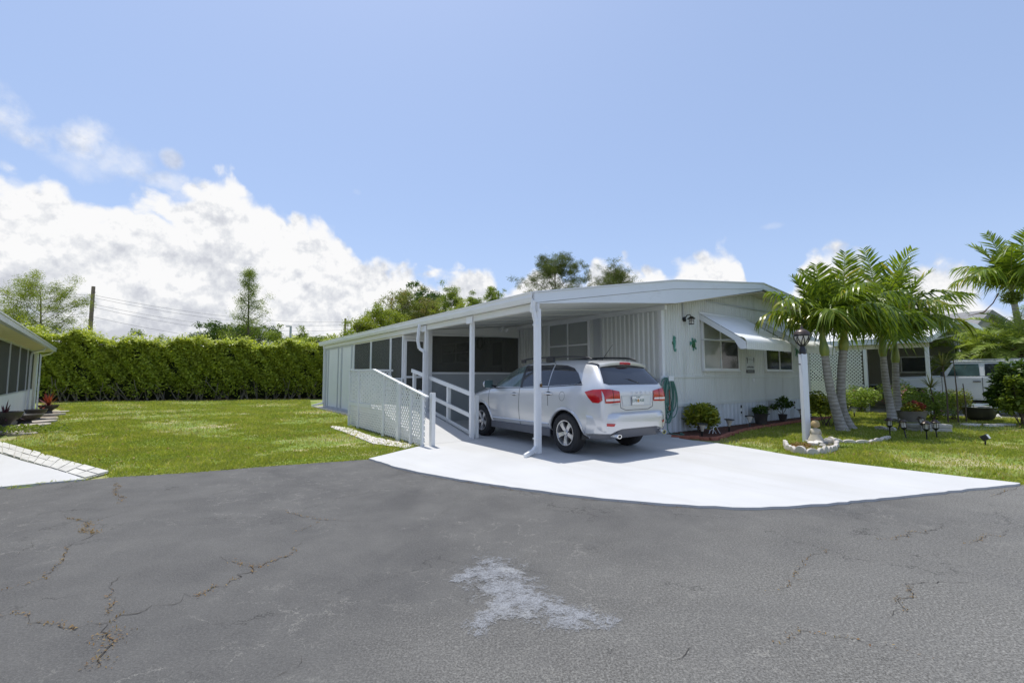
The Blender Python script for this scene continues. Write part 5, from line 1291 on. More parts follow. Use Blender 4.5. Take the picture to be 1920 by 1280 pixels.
def palm(name, label, pts, r0, r1, shaft, crown_z_off, fronds, L_, ll, lw, seed, wind, group=None, matl='frond', npair=42, drp=.6, el=(1.42,.28), droop=(1.3,2.0), bulge=True):
    base = Vector(pts[0]); t = thing(name, label, 'palm tree', base, 0, group)
    loc = [Vector(p)-base for p in pts]; c = smooth_curve(loc, 6); n = len(c)
    rad = [r0*(1+.45*math.exp(-i/n*14)) + (r1-r0)*i/n for i in range(n)]
    MB().tube([(p.x,p.y,p.z) for p in c], rad, 16, cap=True).build('trunk', MT['palmtrunk'] if matl == 'frond' else MT['bark'], t, smooth=True)
    top = c[-1]; d = (c[-1]-c[-2]).normalized()
    if shaft:
        sp_ = [top + d*shaft*k/6 for k in range(7)]
        MB().tube(sp_, [r1*1.05,r1*1.35,r1*1.3,r1*1.1,r1*.9,r1*.72,r1*.55], 14, cap=False).build('crownshaft', MT['shaft'], t, smooth=True)
        top = sp_[-1]
    rr = random.Random(seed)
    for k in range(fronds):
        u_ = k/(fronds-1); az_ = k*2.399963+seed
        if matl == 'frond':
            if u_ < .25: e, dr_, dp_ = rr.uniform(1.25,1.5), rr.uniform(.35,.8), drp*.25
            elif u_ < .62: e, dr_, dp_ = rr.uniform(.95,1.25), rr.uniform(1.3,1.9), drp*1.3
            else: e, dr_, dp_ = rr.uniform(.55,.9), rr.uniform(1.4,2.0), drp*1.5
        else: e, dr_, dp_ = el[0]+(el[1]-el[0])*u_**.85+rr.uniform(-.12,.12), droop[0]+(droop[1]-droop[0])*rr.random(), drp
        frond_mesh('frond', t, (top.x,top.y,top.z-.05+.06*(1-u_)), az_, e, dr_, L_*rr.uniform(.82,1.12), ll*rr.uniform(.85,1.1), lw, npair, .38, 0, wind, dp_, matl, seed*100+k, .5 if (k == fronds-3) else .05)
    return t, top
WIND = (.10,-.05,.0)
WN2 = Vector((WIND))
def D2(px, py, y): return D(px, py, y)
g_ = 'christmas palms on the front lawn'
def trunkpts(pxs, y):  # trunk axis at depths y (list)
    return [D(px, py, yy) if i else Vector((G(px,py).x, G(px,py).y, -.02)) for i, ((px, py), yy) in enumerate(zip(pxs, y))]
y1 = G(1577,808).y
palm('lawn_palm', 'leftmost lawn palm, its pale trunk leaning left behind the lamp post', trunkpts([(1580,808),(1566,765),(1554,715),(1547,667)], [y1]*4), .125, .085, .62, 0, 16, 1.80, .70, .056, 3, WIND, g_, npair=40)
y2 = G(1590,803).y
palm('lawn_palm', 'lawn palm with a curved grey trunk crossing behind the leftmost palm', trunkpts([(1594,803),(1579,765),(1577,715),(1581,657)], [y2]*4), .12, .095, .60, 0, 16, 1.95, .70, .058, 8, WIND, g_, npair=40)
y3 = G(1672,788).y
palm('lawn_palm', 'lawn palm behind the stone planter with an orange tinged crownshaft', trunkpts([(1674,790),(1669,760),(1661,715),(1656,668)], [y3]*4), .125, .085, .78, 0, 16, 2.6, .80, .066, 5, WIND, g_, npair=40)
y4 = G(1685,785).y
palm('lawn_palm', 'rightmost lawn palm, its straight trunk touching its neighbour at the planter', trunkpts([(1688,788),(1683,755),(1680,715),(1679,680)], [y4]*4), .115, .09, .72, 0, 16, 2.5, .80, .066, 12, WIND, g_, npair=40)
yt = 17.5; bx = (1912-960)/FPX*yt
pt_, tp_ = palm('tall_palm', 'tall palm at the right edge of the picture, its crown against the sky', [Vector((bx,yt,-.02)), D(1918,660,yt), D(1911,615,yt), D(1902,570,yt)], .13, .09, .55, 0, 16, 2.25, .76, .064, 21, (-.22,-.05,.0), None, npair=40)
air = []; c_ = D(1898,558,yt)
P, k = blobpts([(0,0,0,.30)], 500); t_ = thing('air_plant', 'spiky air plant clump clinging to the tall palm trunk', 'plant', c_)
leaves('foliage', P, .26, MT['shrubleaf'], t_, asp=.12); MB().tube([(0,0,-.12),(0,0,.12)], .12, 8).build('root_clump', MT['rusty'], t_)
# dead hanging frond
MB().tube([D(1872,550,yt), D(1862,568,yt), D(1845,585,yt), D(1815,592,yt)], [.02,.018,.02,.01], 6).build('dead_frond', MT['rusty']).data.update()
df = bpy.data.objects['dead_frond']; tag(df, 'dried brown frond hanging from the tall palm', 'dead frond')
# date palms
yd = G(1862,772).y
def datepalm(label, pts, seed, L_=1.5, n=26):
    t, top = palm('date_palm', label, pts, .10, .10, 0, 0, n, L_, .40, .026, seed, (.0,0,0), 'small date palms before the off-roader', 'datefrond', 75, .15, (1.35,-.35), (1.0,1.8))
    mb = MB(); sphere_blob(mb, (top.x,top.y,top.z-.08), .20, seed, .8); mb.build('fibre_head', MT['rusty'], t, smooth=True); return t
datepalm('small date palm with a brown fibrous head in front of the white off-roader', [Vector((G(1866,775).x, G(1866,775).y,-.02)), D(1856,735,yd), D(1846,700,yd), D(1838,672,yd)], 31, 2.1, 40)
datepalm('small date palm at the right edge behind the big green shrub', [Vector(((1925-960)/FPX*17, 17.0,-.02)), D(1922,720,17), D(1915,680,17), D(1908,655,17)], 37, 2.0, 34)

# ---- shrubs and flower beds
def shrub(name, label, p, r, h, n, mat, size, seed, cat='shrub', group=None, blobs=9, flowers=None, asp=.45, up=.4, stems=True, parent_core=True):
    rr = random.Random(seed); t = thing(name, label, cat, (p[0],p[1],0), 0, group)
    cs = []
    for i in range(blobs):
        a = rr.uniform(0,2*PI); q = r*.62*math.sqrt(rr.random()); cs.append((q*math.cos(a), q*math.sin(a), h*rr.uniform(.35,.80), r*rr.uniform(.30,.50)))
    P, k = blobpts(cs, n, min(1.2,h/r*.8), .35); P[:,2] = np.abs(P[:,2])+.02
    tn = rng.uniform(0,.6,n) + .25*rng.uniform(0,1,len(cs))[k]
    leaves('foliage', P, size, MT[mat], t, tn, up, asp)
    if stems:
        mb = MB()
        for i in range(7):
            c = cs[i % len(cs)]; mb.tube([(rr.gauss(0,.05),rr.gauss(0,.05),-.02), (c[0]*.5+rr.gauss(0,.03),c[1]*.5,c[2]*.5), (c[0],c[1],c[2])], [.014,.010,.005], 5)
        mb.build('stems', MT['bark'], t)
    if flowers:
        fm, fn, fs = flowers; P, k = blobpts(cs, fn, min(1.2,h/r*.8), .95); P = P[P[:,2] > h*.3]
        Q = np.repeat(P, 6, 0) + rng.normal(0, fs*.45, (len(P)*6,3)); leaves('blossoms', Q, fs, MT[fm], t, None, .6, .8)
    return t
shrub('croton_bush', 'yellow and green croton bush at the corner of the home', G(1314,812), .50, .72, 2400, 'crotonleaf', .12, 1, blobs=14, asp=.38)
shrub('rose_bush', 'green bush with a few red blooms behind the lamp post', G(1552,799), .62, 1.0, 2600, 'crotonleaf', .09, 2, flowers=('bloomred',5,.07))
shrub('flower_bush', 'low white flowering bush under the lattice screen', G(1640,775)+Vector((.2,.9,0)), .95, .95, 2800, 'shrubleaf', .10, 3, flowers=('bloompink',16,.07), group='flower bed bushes')
shrub('flower_bush', 'pink flowering bush between the palm trunks and the off-roader wheel', G(1712,778)+Vector((.2,.9,0)), .75, 1.15, 2200, 'shrubleaf', .09, 4, flowers=('bloompink',30,.08), group='flower bed bushes')
shrub('flower_bush', 'pale green bush in front of the off-roader door', G(1765,788)+Vector((0,.3,0)), .85, .9, 2800, 'shrubleaf', .09, 5, flowers=('bloompink',10,.06), group='flower bed bushes')
shrub('flower_bush', 'reddish bush beside the large dark pot', G(1805,788)+Vector((.1,.4,0)), .60, 1.05, 1800, 'redtip', .08, 6, group='flower bed bushes')
shrub('broadleaf_shrub', 'tall glossy green shrub filling the right edge', G(1918,797), .85, 2.0, 4200, 'darkleaf', .17, 7, blobs=18, up=.55)
shrub('broadleaf_shrub', 'lighter green shrub leaning over the large pot', G(1900,799)+Vector((.1,-.2,0)), .50, 1.6, 1100, 'treeleaf', .17, 17, blobs=10, up=.6)
def spiky(label, p, h, n, L_, seed, stem=True, mat='spiky', cat='plant', name='dracaena', w=.035):
    t = thing(name, label, cat, (p[0],p[1],p[2] if len(p) > 2 else 0)); r = np.random.default_rng(seed)
    if stem: MB().tube([(0,0,-.01),(.04,.02,h*.5),(-.05,0,h)], [.025,.02,.018], 7).build('stem', MT['bark'], t, smooth=True)
    VV, FF, TT = [], [], []
    for k in range(n):
        az = r.uniform(0,2*PI); e = r.uniform(.0,1.45); d = np.array([math.cos(az)*math.cos(e), math.sin(az)*math.cos(e), math.sin(e)]); s = np.array([-math.sin(az),math.cos(az),0])
        l = L_*r.uniform(.7,1.1); b = np.array([-.05 if stem else 0,0,h]); rows = []
        for q, ww in ((0,.6),(.35,1),(.7,.7),(1,.05)):
            c = b + d*l*q + np.array([0,0,-1])*l*q*q*(.35*math.cos(e)); rows += [c-s*w*ww/2, c+s*w*ww/2]
        i0 = len(VV)*8; VV.append(np.array(rows)); FF.append(np.array([[0,1,3,2],[2,3,5,4],[4,5,7,6]])+i0); TT += [r.uniform(0,1)]*8
    fast_mesh('leaves', np.concatenate(VV), np.concatenate(FF), MT[mat], t, np.array(TT)); return t
yq = 15.2
q0 = G(1778,792)
spiky('tall striped dracaena rosette on a thin stem before the off-roader window', (q0.x,q0.y), 1.75, 46, .62, 3)
q0 = G(1752,788); spiky('lower bronze dracaena rosette beside the carport post', (q0.x,q0.y), 1.05, 40, .55, 4, mat='spiky')
for px_, h_, lb in ((1797,1.95,'bare brown stalk rising before the off-roader door, left of the other'),(1812,1.2,'short bare brown stalk before the off-roader door handle')):
    q0 = G(px_,792); t_ = thing('bare_stalk', lb, 'plant', (q0.x,q0.y,0)); MB().tube([(0,0,0),(.02,0,h_*.5),(-.02,0,h_)], [.022,.018,.012], 6).build('stalk', MT['bark'], t_, smooth=True)

# ---- lawn furniture
# oval planter with red leafed plant on a slab
q0 = G(1712,806); pl_ = thing('oval_planter', 'dark oval planter of red and green foliage on a stone slab', 'planter', (q0.x,q0.y,.22), R(5))
MB().lathe([(.31,0),(.40,.26),(.42,.29),(.38,.29),(.35,.2),(.0,.2)], 32, Matrix.Diagonal((1,.55,1,1))).build('tub', MT['planter'], pl_, smooth=True)
P, k = blobpts([(.02,0,.34,.22),(.2,0,.34,.17),(-.12,0,.30,.15)], 900); P[:,2] = np.abs(P[:,2])
kk = P[:,0] > rng.normal(.08,.10,len(P))
leaves('red_foliage', P[kk]+np.array([0,0,.05]), .08, MT['bloomred'], pl_); leaves('green_foliage', P[~kk], .08, MT['crotonleaf'], pl_)
for i, (zz, hx) in enumerate(((.02,.42),(.12,.44))):
    s_ = thing('stone_slab', ['lower weathered slab under the oval planter','upper weathered slab under the oval planter'][i], 'slab', (q0.x+.15,q0.y-.28,zz-.02), R(3+i*2))
    MB().box((-hx,-.24,0),(hx,.24,.095)).build('slab', MT['conc'], s_, bevel=.015)
def lantern(label, p, tiltv=(0,0), s=1.0, kind='garden'):
    t = thing('path_light', label, 'garden light', (p[0],p[1],0), 0, 'stake lights around the planter' if kind == 'garden' else 'solar stake lights along the wall')
    t.rotation_euler = (tiltv[0], tiltv[1], rng.uniform(0,6)); t.scale = (s,s,s)
    if kind == 'garden':
        MB().tube([(0,0,-.05),(0,0,.20)], .014, 8).build('stake', MT['blackiron'], t, smooth=True)
        MB().lathe([(.012,.18),(.05,.22),(.062,.235),(.062,.245),(.0,.245)], 12).build('cup', MT['blackiron'], t, smooth=True)
        MB().lathe([(.045,.245),(.048,.36)], 12).build('lamp_glass', MT['lampglass'], t, smooth=True)
        cg = MB()
        for k in range(6): a = k*PI/3; cg.tube([(.058*math.cos(a),.058*math.sin(a),.24),(.064*math.cos(a),.064*math.sin(a),.37)], .006, 5)
        cg.build('cage', MT['bronze'], t)
        MB().lathe([(.095,.36),(.10,.372),(.055,.405),(.05,.425),(.0,.435)], 14).build('cap', MT['bronze'], t, smooth=True)
    else:
        MB().tube([(0,0,-.05),(0,0,.14)], .018, 8).build('stake', MT['blackiron'], t, smooth=True)
        MB().lathe([(.022,.13),(.035,.17),(.075,.27)], 14).build('lamp_glass', MT['lampglass'], t, smooth=True)
        MB().lathe([(.075,.27),(.11,.275),(.105,.29),(.0,.305)], 16).build('cap', MT['darkplastic'], t, smooth=True)
    return t
for lb, px_, py_, tv in [('leftmost stake light of the ring around the planter',1669,816,(0,0)),('stake light tilting left against the palm foot',1684,806,(0,-.35)),('stake light leaning right in front of the planter',1699,821,(.05,.15)),
    ('stake light with a red brown roof at the slab corner',1738,824,(0,0)),('pale capped stake light behind the slab corner',1736,812,(.1,.25)),('rightmost stake light standing clear of the planter',1757,822,(0,.05))]:
    lantern(lb, G(px_,py_), tv)
for lb, px_, py_, tv in [('solar stake light half hidden in the croton bush',1316,820,(0,.1)),('solar stake light right of the croton bush',1367,810,(0,.06)),('solar stake light tipped beside the dark potted plant',1406,802,(.0,.3)),
    ('solar stake light just right of the dark potted plant',1436,796,(0,0)),('solar stake light behind the lamp post',1502,786,(0,0)),('solar stake light beyond the crossed palm trunks',1602,782,(0,0))]:
    lantern(lb, G(px_,py_), tv, 1.15, 'solar')
# potted plants in the bed
q0 = G(1427,796); pp = thing('potted_plant', 'dark pot with a low leafy plant against the skirting', 'potted plant', (q0.x,q0.y,.03))
MB().lathe([(.15,0),(.19,.28),(.205,.30),(.18,.30),(.17,.25),(0,.25)], 20).build('pot', MT['pot'], pp, smooth=True)
P, k = blobpts([(0,0,.38,.20),(.12,0,.42,.12),(-.14,0,.40,.1)], 420); leaves('foliage', P, .10, MT['darkleaf'], pp)
q0 = G(1468,791); pp = thing('potted_plant', 'loose leafy plant in a small pale pot near the lamp post', 'potted plant', (q0.x,q0.y,.03))
MB().lathe([(.09,0),(.13,.20),(.14,.22),(.12,.22),(.0,.19)], 18).build('pot', MT['pot'], pp, smooth=True)
P, k = blobpts([(0,0,.55,.20),(.22,0,.52,.13),(-.25,0,.45,.12),(.05,0,.68,.12)], 380); leaves('foliage', P, .12, MT['darkleaf'], pp); 
MB().tube([(0,0,.2),(0,0,.55)], .01, 5).tube([(0,0,.2),(.2,0,.52)], .008, 5).tube([(0,0,.2),(-.24,0,.44)], .008, 5).build('stems', MT['bark'], pp)
# white wire stand in the bed
q0 = G(1343,815); ws_ = thing('wire_plant_stand', 'small white wire stand lying at the edge of the bed', 'plant stand', (q0.x,q0.y,.02), .6)
MB().tube([(-.15,0,.02),(-.10,0,.16),(.0,0,.20),(.12,0,.05),(.18,0,.0)], .008, 6).tube([(-.18,.08,.02),(-.12,.08,.10),(.0,.08,.12),(.10,.06,.0)], .008, 6).build('wire_hoops', MT['trim'], ws_, smooth=True)
# flood spotlight on the lawn
q0 = G(1848,835); sl = thing('lawn_spotlight', 'black spotlight on a stake standing alone on the lawn', 'spotlight', (q0.x,q0.y,0), R(35))
MB().tube([(0,0,-.04),(0,0,.10)], .014, 8).build('stake', MT['blackiron'], sl)
MB().box((-.09,-.06,-.05),(.09,.05,.06), Matrix.Translation((0,0,.16)) @ Matrix.Rotation(R(-30),4,'X')).build('housing', MT['darkplastic'], sl, bevel=.012)
MB().box((-.075,-.066,-.04),(.075,-.061,.045), Matrix.Translation((0,0,.16)) @ Matrix.Rotation(R(-30),4,'X')).build('lens', MT['lampglass'], sl)
MB().tube([(-.10,0,.10),(-.10,0,.17),(.10,0,.17),(.10,0,.10)], .007, 6).build('bracket', MT['blackiron'], sl)
# large pot on its side edge, pavers
q0 = G(1838,788); bp_ = thing('large_pot', 'large dark plastic tub with a pale rim beside the shrubs', 'tub', (q0.x,q0.y,0))
MB().lathe([(.22,0),(.34,.10),(.42,.34),(.44,.44),(.41,.44),(.38,.30),(0,.28)], 28).build('tub', MT['pot'], bp_, smooth=True)
MB().tube([(.435*math.cos(a),.435*math.sin(a),.44) for a in [i*2*PI/28 for i in range(28)]], .016, 6, close=True).build('rim', MT['alu'], bp_, smooth=True)
for i, (px_, py_) in enumerate([(1822,797),(1862,798),(1884,797)]):
    q0 = G(px_,py_); st_ = thing('stepping_stone', ['left','middle','right'][i]+' pale stepping stone sunk in the lawn by the large tub', 'stepping stone', (q0.x,q0.y,0))
    MB().prism([(.28*math.cos(a)*jr.uniform(.8,1.1), .16*math.sin(a)*jr.uniform(.8,1.1)) for a in [j*2*PI/9 for j in range(9)]], -.01, .045).build('stone', MT['dirtwhite'], st_)
q0 = G(1868,783); wc = thing('shell_ornament', 'white shell shaped ornament right of the large tub', 'ornament', (q0.x,q0.y,.0))
MB().lathe([(.0,.16),(.05,.14),(.10,.05),(.08,.0)], 14, Matrix.Diagonal((1.3,1,1,1))).build('shell', MT['dirtwhite'], wc, smooth=True)

# ---- lamp post, ring of scalloped edging, reading child statue
q0 = G(1513,829); lp_ = thing('lamp_post', 'white garden lamp post with a dark ornate globe lantern', 'lamp post', (q0.x,q0.y,0))
hgt = 1.93
MB().box((-.062,-.062,-.02),(.062,.062,hgt)).build('post', simple('white_post_vinyl', (.72,.75,.80), .35, var=.02), lp_, bevel=.008)
lm = MB(); lm.lathe([(.068,hgt-.01),(.068,hgt+.09),(.055,hgt+.12),(.045,hgt+.17),(.085,hgt+.20),(.0,hgt+.20)], 24); lm.build('lantern_base', MT['blackiron'], lp_, smooth=True)
MB().lathe([(.06,hgt+.20),(.115,hgt+.26),(.145,hgt+.34),(.150,hgt+.40)], 24, c0=False, c1=False).build('globe_glass', MT['lampglass'], lp_, smooth=True)
cg = MB()
for k in range(8):
    a = k*PI/4; cg.tube([(r_*math.cos(a+tw),r_*math.sin(a+tw),hgt+z_) for r_, z_, tw in ((.065,.20,0),(.12,.26,.15),(.152,.34,.3),(.157,.41,.45))], .009, 6)
    cg.tube([(r_*math.cos(a+tw),r_*math.sin(a+tw),hgt+z_) for r_, z_, tw in ((.065,.20,0),(.12,.26,-.15),(.152,.34,-.3),(.157,.41,-.45))], .009, 6)
cg.lathe([(.155,hgt+.39),(.168,hgt+.40),(.168,hgt+.43),(.155,hgt+.44)], 24)
cg.build('cage', MT['blackiron'], lp_, smooth=True)
MB().lathe([(.165,hgt+.43),(.15,hgt+.48),(.09,hgt+.53),(.035,hgt+.55),(.028,hgt+.585),(.012,hgt+.62),(.0,hgt+.66)], 24).build('dome', MT['bronze'], lp_, smooth=True)
for s in (-1,1): MB().tube([(s*.062,0,1.70),(s*.10,0,1.70)], .012, 8).build('peg', MT['blackiron'], lp_)
def scallop_line(pts, label, group, w=.20, h=.12):
    for i in range(len(pts)-1):
        a, b = Vector(pts[i]), Vector(pts[i+1]); d = b-a; L2 = d.length; n = max(1, round(L2/w))
        for k in range(n):
            c = a + d*((k+.5)/n); hh = h*jr.uniform(.85,1.15); ww = L2/n*.5
            o = MB().prism([(-ww,-.02)]+[(ww*math.cos(t)*-1, .35*hh+hh*.65*math.sin(t)) for t in [PI*j/10 for j in range(11)]]+[(ww,-.02)], -.03, .03, XZ(0)).build('edging_stone', MT['scallop'], None, bevel=.01)
            o.location = (c.x,c.y,0); o.rotation_euler = (jr.uniform(-.08,.08), 0, math.atan2(d.y,d.x)+jr.uniform(-.08,.08))
            yield_list.append((o, label, group))
yield_list = []
ctr = (G(1468,836)+G(1572,836))/2
ringp = pix((1470,836),(1476,843),(1492,849),(1512,852),(1534,852),(1553,850),(1566,845),(1571,838),(1565,831),(1552,828))
scallop_line(ringp, 'ring', 'scalloped edging stones around the lamp post', .17, .13)
nr = len(yield_list)
scallop_line(pix((1558,828),(1580,829),(1605,830),(1630,830),(1652,827),(1668,821)), 'line', 'scalloped edging stones before the lawn palms', .24, .075)
scallop_line(pix((1640,803),(1665,806),(1680,808)), 'line2', 'edging stones beside the planter', .3, .10)
ords = ['first','second','third','fourth','fifth','sixth','seventh','eighth','ninth','tenth','eleventh','twelfth','thirteenth','fourteenth','fifteenth','sixteenth','seventeenth','eighteenth','nineteenth','twentieth']
cnt = {}
for o, l_, g2 in yield_list:
    i = cnt.get(l_, 0); cnt[l_] = i+1; od = ords[min(i,19)]
    tag(o, {'ring':'%s scalloped stone of the lamp post ring, counted from its left end','line':'%s scalloped stone of the edging before the palms, from the left','line2':'%s weathered edging stone left of the planter slab'}[l_] % od, 'edging stone', g2)
cc_ = (G(1475,838)+G(1568,838))/2
sheet('mulch_ring', [G(1480,834),G(1475,841),G(1492,847),G(1512,850),G(1534,850),G(1553,848),G(1563,843),G(1566,837),G(1555,831),G(1520,829)], .012, MT['soil'])
P = np.array([[p.x,p.y,.02] for p in [G(jr.uniform(1482,1520), jr.uniform(834,845)) for _ in range(260)]])
tag(leaves('red_groundcover', P+rng.normal(0,.015,P.shape)+np.array([0,0,.03]), .05, MT['weeds'], None, rng.uniform(0,.5,len(P))), kind='stuff', label='reddish ground cover inside the lamp post ring', cat='ground cover')
# statue: seated child reading, knees together, head bowed
q0 = G(1530,832); stt = thing('reading_child_statue', 'weathered statue of a seated child bent over an open book', 'statue', (q0.x,q0.y,.03), R(-38))
def skinned(name, verts, edges, radii, mat, parent, sub=2):
    me = bpy.data.meshes.new(name); me.from_pydata(verts, edges, []); me.update()
    o = bpy.data.objects.new(name, me); COL.objects.link(o); md = o.modifiers.new('k','SKIN')
    sv = me.skin_vertices[0].data
    for i, r_ in enumerate(radii): sv[i].radius = (r_, r_) if not isinstance(r_, tuple) else r_
    sv[0].use_root = True; md.use_smooth_shade = True
    s = o.modifiers.new('s','SUBSURF'); s.levels = sub; s.render_levels = sub
    return bake(o, name, [mat], parent)
bodyv = [(0,0,.08),(0,.0,.16),(0,.015,.25),(0,.03,.295),(0,.045,.345),(.065,.01,.255),(.085,.045,.18),(.045,.10,.145),(-.065,.01,.255),(-.085,.045,.18),(-.045,.10,.145),(.05,.06,.07),(.07,.14,.12),(.06,.17,.02),(-.05,.06,.07),(-.07,.14,.12),(-.06,.17,.02)]
bodye = [(0,1),(1,2),(2,3),(3,4),(2,5),(5,6),(6,7),(2,8),(8,9),(9,10),(0,11),(11,12),(12,13),(0,14),(14,15),(15,16)]
skinned('figure', bodyv, bodye, [.095,.085,.07,.035,.03,.04,.03,.02,.04,.03,.02,.06,.05,.035,.06,.05,.035], MT['statue'], stt)
MB().lathe([(0,-.075),(.045,-.06),(.07,-.01),(.068,.03),(.04,.07),(0,.08)], 20, Matrix.Translation((0,.055,.375)) @ Matrix.Rotation(R(-25),4,'X')).build('head', MT['statue_skin'], stt, smooth=True)
hm = MB(); hm.lathe([(.074,-.055),(.084,-.02),(.082,.03),(.055,.075),(0,.092)], 22, Matrix.Translation((0,.042,.382)) @ Matrix.Rotation(R(-8),4,'X')).build('hair', MT['statue_hair'], stt, smooth=True)
MB().lathe([(.015,-.01),(.0,.012)], 8, Matrix.Translation((0,.125,.355)) @ Matrix.Rotation(R(-90),4,'X')).build('nose', MT['statue_skin'], stt)
MB().lathe([(.15,.03),(.13,.10),(.10,.16),(.09,.20)], 22, Matrix.Translation((0,.03,-.02)) @ Matrix.Diagonal((1.05,1.1,1,1)), c0=False, c1=False).build('robe', MT['statue'], stt, smooth=True)
MB().box((-.075,-.05,0),(-.002,.05,.012), Matrix.Translation((0,.135,.165)) @ Matrix.Rotation(R(12),4,'Y')).box((.002,-.05,0),(.075,.05,.012), Matrix.Translation((0,.135,.165)) @ Matrix.Rotation(R(-12),4,'Y')).build('book', MT['statue_skin'], stt)
MB().prism([(.20*math.cos(a)*jr.uniform(.85,1.1), .17*math.sin(a)*jr.uniform(.85,1.1)+.04) for a in [j*2*PI/12 for j in range(12)]], -.03, .035).build('base', MT['conc'], stt, bevel=.01)
for i, (px_, py_, s_) in enumerate([(1524,836,.10),(1534,834,.09),(1552,831,.11),(1543,838,.06)]):
    q1 = G(px_,py_); mb = MB(); sphere_blob(mb, (0,0,.03), s_, i+2, .6)
    o = mb.build('rock', MT['dirtwhite'] if i < 2 else MT['conc'], None, smooth=True); o.location = (q1.x,q1.y,.01)
    tag(o, ['pale lumpy rock left of the reading statue','small pale rock right at the feet of the statue','grey rock at the right rear of the lamp post ring','little grey pebble right of the statue'][i], 'rock')

# ---- flower bed along the front wall: brick edging, mulch
sheet('mulch_bed', [H(-.10,-.06),H(8.4,-.06),H(8.4,-.62),H(3,-.74),H(1.2,-1.0),H(.25,-1.25),H(-.15,-.78)], .02, MT['mulch'], .03)
bl_ = smooth_curve([H(-.45,-.52),H(-.18,-.92),H(.12,-1.30),H(1.2,-1.06),H(3,-.80),H(5.5,-.70),H(8.3,-.68)], 14)
nb_ = 0; acc = 0; last = bl_[0]
brk = MB().box((-.10,-.045,0),(.10,.045,.075)).build('edging_brick', MT['brick'], None, bevel=.008); first = True
total = sum((b-a).length for a, b in zip(bl_[:-1], bl_[1:])); s_at = .1; seglen = 0; idx = 0; cum = 0
while s_at < total:
    while idx < len(bl_)-2 and cum + (bl_[idx+1]-bl_[idx]).length < s_at: cum += (bl_[idx+1]-bl_[idx]).length; idx += 1
    d = bl_[idx+1]-bl_[idx]; p = bl_[idx] + d.normalized()*(s_at-cum)
    o = brk if first else brk.copy()
    if not first: COL.objects.link(o)
    first = False
    o.location = (p.x,p.y,jr.uniform(-.012,.008)); o.rotation_euler = (jr.uniform(-.05,.05),jr.uniform(-.05,.05),math.atan2(d.y,d.x)+jr.uniform(-.12,.12))
    tag(o, 'red edging brick in the row along the front flower bed', 'brick', 'edging bricks along the front bed'); s_at += .205 if s_at < 3.6 else .215; nb_ += 1

# ---- left bed: bowls, bromeliads, flagstones
def bowl(label, p, r, h, z=0, mat='pot'):
    t = thing('planter_bowl', label, 'planter', (p[0],p[1],z), 0, 'planter bowls along the left home')
    MB().lathe([(r*.45,0),(r*.35,h*.35),(r*.45,h*.45),(r*.85,h*.7),(r,h),(r*.93,h),(r*.8,h*.8),(0,h*.78)], 28).build('bowl', MT[mat], t, smooth=True); return t
b0 = G(6,808); bowl('pedestal bowl of purple bromeliads at the left edge', b0, .36, .50)
spiky('purple bromeliad in the pedestal bowl', (b0.x,b0.y,.40), .0, 26, .42, 11, False, 'bromelpurple', 'plant', 'bromeliad', .05)
b1 = G(46,796); bowl('wide black bowl between the two bromeliads', b1, .40, .30)
b2 = G(66,788); bowl('small black bowl by the corner post', b2, .28, .36)
b3 = G(90,776); bowl('dark pot under the orange bromeliad', b3, .30, .34)
spiky('orange red bromeliad at the corner of the left home', (b3.x,b3.y,.30), .0, 34, .62, 12, False, 'bromeliad', 'plant', 'bromeliad', .07)
shrub('low_greenery', 'low weeds growing between the flagstones and the bowls', G(50,812), .9, .22, 900, 'treeleaf', .07, 41, 'weeds', stems=False)
fls = [(10,812,.55,.16),(38,806,.45,.2),(58,799,.5,.18),(74,792,.5,.16),(88,786,.42,.15),(102,779,.45,.14),(112,773,.4,.12),(45,814,.4,.13),(80,797,.35,.12),(20,804,.35,.12)]
sheet('left_bed', [G(-40,820),G(60,810),G(118,772),La+ld*(LL+.2)+Vector((-ld.y,ld.x,0))*.5,La+Vector((-ld.y,ld.x,0))*.5], .004, MT['soil'])
for i, (px_, py_, sx, sy) in enumerate(fls):
    q1 = G(px_,py_); a0 = jr.uniform(0,6)
    o = MB().prism([(sx*.8*math.cos(a)*jr.uniform(.7,1.1), sx*.55*math.sin(a)*jr.uniform(.7,1.1)) for a in [j*2*PI/8 for j in range(8)]], -.02, .06).build('flagstone', MT['stone'], None, bevel=.015)
    o.location = (q1.x,q1.y,jr.uniform(-.02,.02)); o.rotation_euler = (jr.uniform(-.06,.06),jr.uniform(-.06,.06),jr.uniform(0,6))
    tag(o, '%s rough flagstone of the border beside the left home, counted from the road' % ords[i], 'flagstone', 'flagstones along the left bed')

# ---- white gravel and broken paving beside the ramp (uncountable)
gp = [Vector(G(*p)) for p in [(618,798),(655,803),(700,820),(760,832),(790,834),(760,840),(700,832),(650,812),(622,802)]]
def in_poly(X, Y, poly):
    c = np.zeros(len(X), bool); n = len(poly); j = n-1
    for i in range(n):
        xi, yi, xj, yj = poly[i][0], poly[i][1], poly[j][0], poly[j][1]
        m_ = ((yi > Y) != (yj > Y)) & (X < (xj-xi)*(Y-yi)/(yj-yi+1e-12)+xi); c ^= m_; j = i
    return c
def scatter(poly, dens_):
    xs_ = [p[0] for p in poly]; ys_ = [p[1] for p in poly]; A = (max(xs_)-min(xs_))*(max(ys_)-min(ys_)); n = int(A*dens_)
    X = rng.uniform(min(xs_),max(xs_),n); Y = rng.uniform(min(ys_),max(ys_),n); k = in_poly(X,Y,poly); return X[k], Y[k]
X, Y = scatter(gp, 1500)
oct_v = np.array([[1,0,0],[-1,0,0],[0,1,0],[0,-1,0],[0,0,.7],[0,0,-.7]]); oct_f = np.array([[0,2,4],[2,1,4],[1,3,4],[3,0,4],[2,0,5],[1,2,5],[3,1,5],[0,3,5]])
